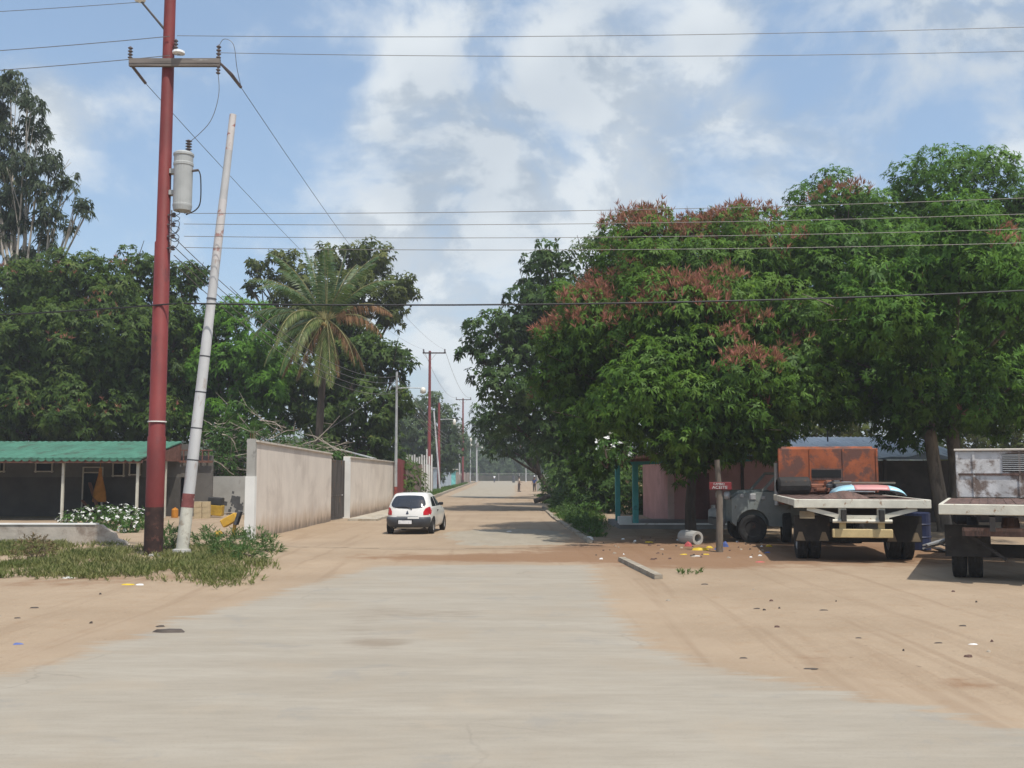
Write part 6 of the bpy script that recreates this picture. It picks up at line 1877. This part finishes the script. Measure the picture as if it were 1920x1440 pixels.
M_LY = mat('yellow_plastic', (.60, .42, .03), .5, .1, 4); M_LB = mat('blue_plastic', (.08, .12, .32), .5, .1, 4)
M_LW = mat('white_plastic', (.72, .72, .70), .5, .05, 4); M_LR = mat('pink_plastic', (.5, .1, .1), .5, .1, 4); M_LD = mat('dark_rubber_scrap', (.075, .06, .05), .8, .3, 4)
M_LC = mat('cyan_plastic', (.15, .42, .42), .5, .1, 4)
for (u, v, s, m, lab, h) in [
    (1312, 1033, .22, M_LY, 'biggest yellow plastic scrap before the sign post', .06), (1330, 1030, .10, M_LY, 'small yellow scrap right of the biggest yellow one', .05), (1282, 1042, .1, M_LY, 'flat yellow scrap left of the others', .02),
    (1322, 1041, .09, M_LY, 'yellow scrap nearest the road, below the biggest one', .02), (1217, 1018, .14, M_LY, 'yellow scrap in the shade left of the concrete pipe', .03), (1442, 1027, .08, M_LY, 'yellow scrap beside the orange truck wheel', .05),
    (1348, 1032, .13, M_LB, 'blue plastic scrap at the foot of the sign post', .05), (1360, 1026, .1, M_LB, 'pale blue bag right of the sign post', .14), (1440, 1038, .1, M_LB, 'flat blue scrap near the orange truck wheel', .03),
    (1290, 1026, .1, M_LR, 'pink bag beside the concrete pipe', .12), (1424, 1056, .12, M_LR, 'red scrap on the sand near the orange truck', .02), (1190, 1017, .06, M_LW, 'white scrap in the shade under the mango', .04),
    (1307, 1044, .1, M_LW, 'whitish scrap below the yellow litter', .02), (1107, 1013, .13, M_LW, 'white stone at the end of the right kerb', .1), (1107, 963, .16, M_LW, 'white bag in the grass by the right kerb', .1),
    (955, 997, .12, M_LW, 'white scrap on the road right of the car', .02), (960, 935, .25, M_LD, 'dark speck on the far road', .02), (127, 1087, .13, M_LW, 'white scrap at the lower edge of the left grass', .03),
    (240, 1101, .14, M_LY, 'yellow scrap before the foot of the near red pole', .02), (262, 1101, .1, M_LW, 'white scrap right of the yellow one by the near red pole', .02), (200, 1070, .1, M_LC, 'teal scrap in the left grass', .02),
    (315, 1064, .1, M_LC, 'pale teal scrap by the pole footing', .03), (395, 1066, .1, M_LW, 'white scrap in the grass right of the leaning pole', .04), (320, 1185, .26, M_LD, 'big dark rubber scrap at the left edge of the asphalt', .03),
    (300, 1176, .12, M_LD, 'small dark rubber strip beside the big one', .02), (66, 1143, .14, M_LD, 'dark strip on the left sand', .015), (32, 1163, .08, M_LD, 'dark speck on the left sand, lower of two', .015), (32, 1209, .08, M_LB, 'bluish scrap on the left sand', .015),
    (1322, 1098, .13, M_LD, 'dark bluish scrap below the loose kerb stone', .02), (1420, 1145, .1, M_LD, 'dark strip left in the middle of the right sand', .015), (1545, 1147, .16, M_LD, 'longest dark strip on the right sand', .012),
    (1805, 1178, .1, M_LD, 'dark scrap on the sand before the white truck', .015), (1395, 1235, .1, M_LD, 'dark scrap at the edge of the asphalt on the right', .01), (1520, 1255, .13, M_LD, 'thin dark strip near the right asphalt edge', .008),
    (1610, 1200, .07, M_LD, 'small dark speck in the right sand', .012), (1825, 1212, .06, M_LW, 'pale speck on the right sand', .012), (1760, 1209, .1, M_LD, 'brown strip on the right sand beside the pale speck', .01)]:
    scrap(u, v, s, m, lab, None, h)
for k in range(60):
    u, v = rr.uniform(1110, 1460), rr.uniform(1008, 1052)
    scrap(u, v, rr.uniform(.02, .07), [M_LD, M_DEAD, M_LW if k % 8 == 2 else M_DECK, M_DECK][k % 4], 'small bit of litter on the darkened ground under the mango', 'small litter bits under the mango', .03)
for k in range(16):
    u, v = rr.uniform(1200, 1915), rr.uniform(1100, 1290)
    c = G(u, v)
    if sdf(MAIN, np.array([c.x]), np.array([c.y]))[0] < -.4: scrap(u, v, rr.uniform(.02, .05), [M_LD, M_DEAD, M_DECK][k % 3], 'small stone or twig on the right sand', 'small stones and twigs on the right sand', .025, 'pebble', 'stone')
for k in range(12):
    u, v = rr.uniform(-20, 420), rr.uniform(1110, 1215)
    c = G(u, v)
    if sdf(MAIN, np.array([c.x]), np.array([c.y]))[0] < -.4: scrap(u, v, rr.uniform(.02, .05), [M_LD, M_DEAD, M_DECK][k % 3], 'small stone or twig on the left sand', 'small stones and twigs on the left sand', .025, 'pebble', 'stone')
# log heap right of the road
b = MB()
lg = thing('log', 'broken grey log lying in the grass before the leaning dark tree', 'log', tuple(G(1018, 944)))
b.tube([(-.6, 0, .15), (-.1, .1, .3), (.5, .0, .55)], [.16, .18, .14], 9); b.tube([(-.1, .1, .3), (.2, -.2, .7)], [.09, .03], 6); b.build('log', M_BARK, lg)
for k, (u, D, hh) in enumerate(((1010, 118, 2.2), (1018, 120, 2.0), (1024, 117, 1.6))):
    b = MB(); b.box((0, 0, hh / 2), (.5, .35, hh), bev=.04)
    tag(b.build('gate_post', M_CEMENT, loc=((u - 960) / F * D, D, 0)), ['tallest grey stone post behind the person in blue', 'middle grey stone post right of the person in blue', 'shortest grey stone post right of the person in blue'][k], 'post', 'stone posts behind the people')

# ================================================================== people
def skin_mesh(name, nodes, edges, root_i, m, parent, levels=2):
    me = bpy.data.meshes.new('tmp'); me.from_pydata([n_[0] for n_ in nodes], edges, [])
    ob = bpy.data.objects.new('tmp', me); COL.objects.link(ob)
    sk = ob.modifiers.new('k', 'SKIN'); sk.use_smooth_shade = True
    for i, n_ in enumerate(nodes):
        r_ = n_[1]; r_ = r_ if isinstance(r_, tuple) else (r_, r_)
        me.skin_vertices[0].data[i].radius = r_
        me.skin_vertices[0].data[i].use_root = (i == root_i)
    sb = ob.modifiers.new('s', 'SUBSURF'); sb.levels = levels; sb.render_levels = levels
    bpy.context.view_layer.update()
    out = bpy.data.meshes.new_from_object(ob.evaluated_get(bpy.context.evaluated_depsgraph_get()))
    bpy.data.objects.remove(ob); bpy.data.meshes.remove(me)
    out.name = name
    return link_mesh(name, out, m, parent, smooth=True)


M_SKIN = mat('brown_skin', (.16, .085, .05), .55, .08, 4, bump=0)
M_HAIR = mat('black_hair', (.012, .01, .009), .7, .1, 4, bump=0)


def person(label, loc, rz, shirt, trousers, arms, stride=.0, hat=None, group=None, H=1.72):
    t = thing('person', label, 'person', loc, rz, group)
    k = H / 1.75
    nodes, edges, idx = [], [], {}
    def nd(nm, p, r_, frm=None):
        idx[nm] = len(nodes); nodes.append((tuple(Vector(p) * k), tuple(x * k for x in r_) if isinstance(r_, tuple) else r_ * k))
        if frm: edges.append((idx[frm], idx[nm]))
    nd('pelvis', (0, 0, .95), (.15, .11)); nd('waist', (0, .0, 1.1), (.135, .10), 'pelvis'); nd('chest', (0, .01, 1.3), (.165, .115), 'waist'); nd('neck0', (0, 0, 1.45), (.075, .065), 'chest')
    nd('neck1', (0, .015, 1.53), .052, 'neck0'); nd('head0', (0, .03, 1.60), (.07, .085), 'neck1'); nd('head1', (0, .02, 1.69), (.075, .09), 'head0'); nd('head2', (0, .01, 1.75), (.045, .055), 'head1')
    for s, nm in ((-1, 'l'), (1, 'r')):
        st = stride * s
        nd('hip' + nm, (s * .09, 0, .90), .095, 'pelvis'); nd('knee' + nm, (s * .10, st * .5 + .02, .50), .058, 'hip' + nm); nd('calf' + nm, (s * .10, st * .8 - .01, .34), .054, 'knee' + nm); nd('ank' + nm, (s * .10, st - .01, .09), .036, 'calf' + nm)
        nd('heel' + nm, (s * .10, st - .03, .04), .034, 'ank' + nm); nd('toe' + nm, (s * .11, st + .15, .025), .026, 'ank' + nm)
        el, wr = arms[0 if s < 0 else 1]
        sh = Vector((s * .185, 0, 1.40)); el = Vector((s * el[0], el[1], el[2])); wr = Vector((s * wr[0], wr[1], wr[2]))
        nd('sh' + nm, sh, .055, 'chest'); nd('el' + nm, el, .042, 'sh' + nm); nd('wr' + nm, wr, .028, 'el' + nm)
        d = (wr - el).normalized(); sd_ = Vector((0, 1, 0)) if abs(d.y) < .7 else Vector((1, 0, 0)); sd_ = (sd_ - d * sd_.dot(d)).normalized(); pn = d.cross(sd_)
        nd('palm' + nm, wr + d * .07, (.038, .018), 'wr' + nm)
        for f in range(4):
            b0 = wr + d * .095 + sd_ * (.03 - .02 * f); ln = (.065, .075, .07, .055)[f]
            nd('f%d0%s' % (f, nm), b0, .009, 'palm' + nm); nd('f%d1%s' % (f, nm), b0 + d * ln * .55 - pn * s * .012, .0085, 'f%d0%s' % (f, nm)); nd('f%d2%s' % (f, nm), b0 + d * ln * .95 - pn * s * .035, .0075, 'f%d1%s' % (f, nm))
        nd('t0' + nm, wr + d * .04 + sd_ * .035, .011, 'palm' + nm); nd('t1' + nm, wr + d * .075 + sd_ * .06, .009, 't0' + nm)
    body = skin_mesh('body', nodes, edges, 0, M_SKIN, t)
    b = MB()
    V3 = lambda x, y, z: Vector((x, y, z)) * k
    for s in (-1, 1): b.lathe([(.001, -.012), (.012, 0), (.001, .012)], 8, Matrix.Translation(V3(s * .03, .105, 1.66)))
    b.build('eye', M_WINS, t)
    b = MB(); b.add([V3(-.015, .11, 1.615), V3(.015, .11, 1.615), V3(0, .10, 1.665), V3(0, .145, 1.62)], [(0, 1, 3), (0, 3, 2), (1, 2, 3)])
    b.box(V3(0, .108, 1.585), (.05, .012, .012))
    for s in (-1, 1): b.lathe([(.001, -.03), (.02, 0), (.001, .03)], 8, Matrix.Translation(V3(s * .085, .02, 1.64)))
    b.build('face', M_SKIN, t)
    b = MB(); b.lathe([(.10, -.05), (.108, .0), (.095, .05), (.055, .085), (.001, .095)], 14, Matrix.Translation(V3(0, -.002, 1.70)) @ Matrix.Diagonal((.88, 1.02, 1, 1))); b.build('hair', M_HAIR, t, smooth=True)
    # clothes
    n2, e2 = [], []
    def cn(p, r_, f=None):
        n2.append((tuple(Vector(p) * k), tuple(x * k for x in r_) if isinstance(r_, tuple) else r_ * k))
        if f is not None: e2.append((f, len(n2) - 1))
        return len(n2) - 1
    i0 = cn((0, 0, .88), (.175, .135)); i1 = cn((0, 0, 1.1), (.155, .12), i0); i2 = cn((0, .01, 1.3), (.185, .135), i1); cn((0, 0, 1.455), (.085, .075), i2)
    for s, j in ((-1, 0), (1, 1)):
        el, wr = arms[j]; sh = Vector((s * .19, 0, 1.395)); e_ = Vector((s * el[0], el[1], el[2]))
        a = cn(sh, .07, i2); cn(sh.lerp(e_, .75), .062, a)
    skin_mesh('shirt', n2, e2, 0, shirt, t)
    n2, e2 = [], []
    i0 = cn((0, 0, 1.0), (.165, .125)); i1 = cn((0, 0, .90), (.16, .12), i0)
    for s in (-1, 1):
        st = stride * s
        a = cn((s * .092, 0, .84), .11, i1); c_ = cn((s * .10, st * .5 + .02, .50), .078, a); cn((s * .10, st - .01, .10), .068, c_)
    skin_mesh('trousers', n2, e2, 0, trousers, t)
    for s in (-1, 1):
        st = stride * s
        b = MB(); b.lathe([(.02, -.02), (.05, -.015), (.055, .03), (.03, .055), (.001, .06)], 10, Matrix.Translation(V3(s * .105, st + .05, .025)) @ Matrix.Diagonal((.85, 2.4, 1, 1))); b.build('shoe', M_BLACK, t, smooth=True)
    if hat:
        b = MB(); b.lathe([(.15, -.01), (.15, .0), (.108, .01), (.10, .08), (.06, .105), (.001, .11)], 14, Matrix.Translation(V3(0, .01, 1.745)) @ Matrix.Diagonal((.9, 1.1, 1, 1))); b.build('hat', hat, t, smooth=True)
    return t


M_SH1 = mat('cream_shirt', (.52, .44, .36), .85, .1, 5); M_SH2 = mat('blue_shirt', (.025, .06, .20), .85, .15, 5); M_SH3 = mat('white_shirt', (.78, .78, .80), .85, .04, 5)
M_TR1 = mat('brown_grey_trousers', (.11, .085, .075), .85, .15, 5); M_TR2 = mat('dark_trousers', (.035, .03, .03), .85, .15, 5); M_TR3 = mat('bluish_trousers', (.06, .07, .11), .85, .15, 5)
DOWN = ((.26, -.02, 1.13), (.27, .06, .90)); FWD = ((.25, .06, 1.14), (.18, .34, 1.10)); UP = ((.33, .08, 1.5), (.17, .05, 1.72))
person('person in cream shirt and brown trousers holding an arm out at the road edge', tuple(G(973, 922)), -R(70), M_SH1, M_TR1, (FWD, DOWN), .06)
person('person in a blue shirt and pale cap standing under the roadside tree', tuple(G(1002, 921.5)), R(150), M_SH2, M_TR2, (DOWN, DOWN), .03, hat=M_GALV)
person('person in a white shirt walking far down the street', ((927 - 960) / F * 228, 228, 0), R(10), M_SH3, M_TR3, (DOWN, DOWN), .16)

# ---- far wood closing the horizon (reads as one mass)
g = np.random.default_rng(99)
n = 15000
x = np.concatenate([g.uniform(-420, -24, n), g.uniform(14, 420, n)]); y = np.concatenate([g.uniform(330, 380, n), g.uniform(330, 380, n)])
hh = 7 + 9 * fbm(x, y * 0, 5, .05)
z = hh * g.random(len(x)) ** .7
C = np.stack([x, y, z], 1)
V, r_ = leaves(C, unit(g.normal(size=C.shape) + np.array([0, -.3, .6])), 5, 2.4, 1.5, g, 1, .3, .3)
me = np_mesh('far_wood', V, np.arange(len(V)).reshape(-1, 4), {'rnd': ('FACE', r_)})
tag(link_mesh('far_wood', me, L_FAR), 'far green wood along the horizon', 'wood', kind='stuff')
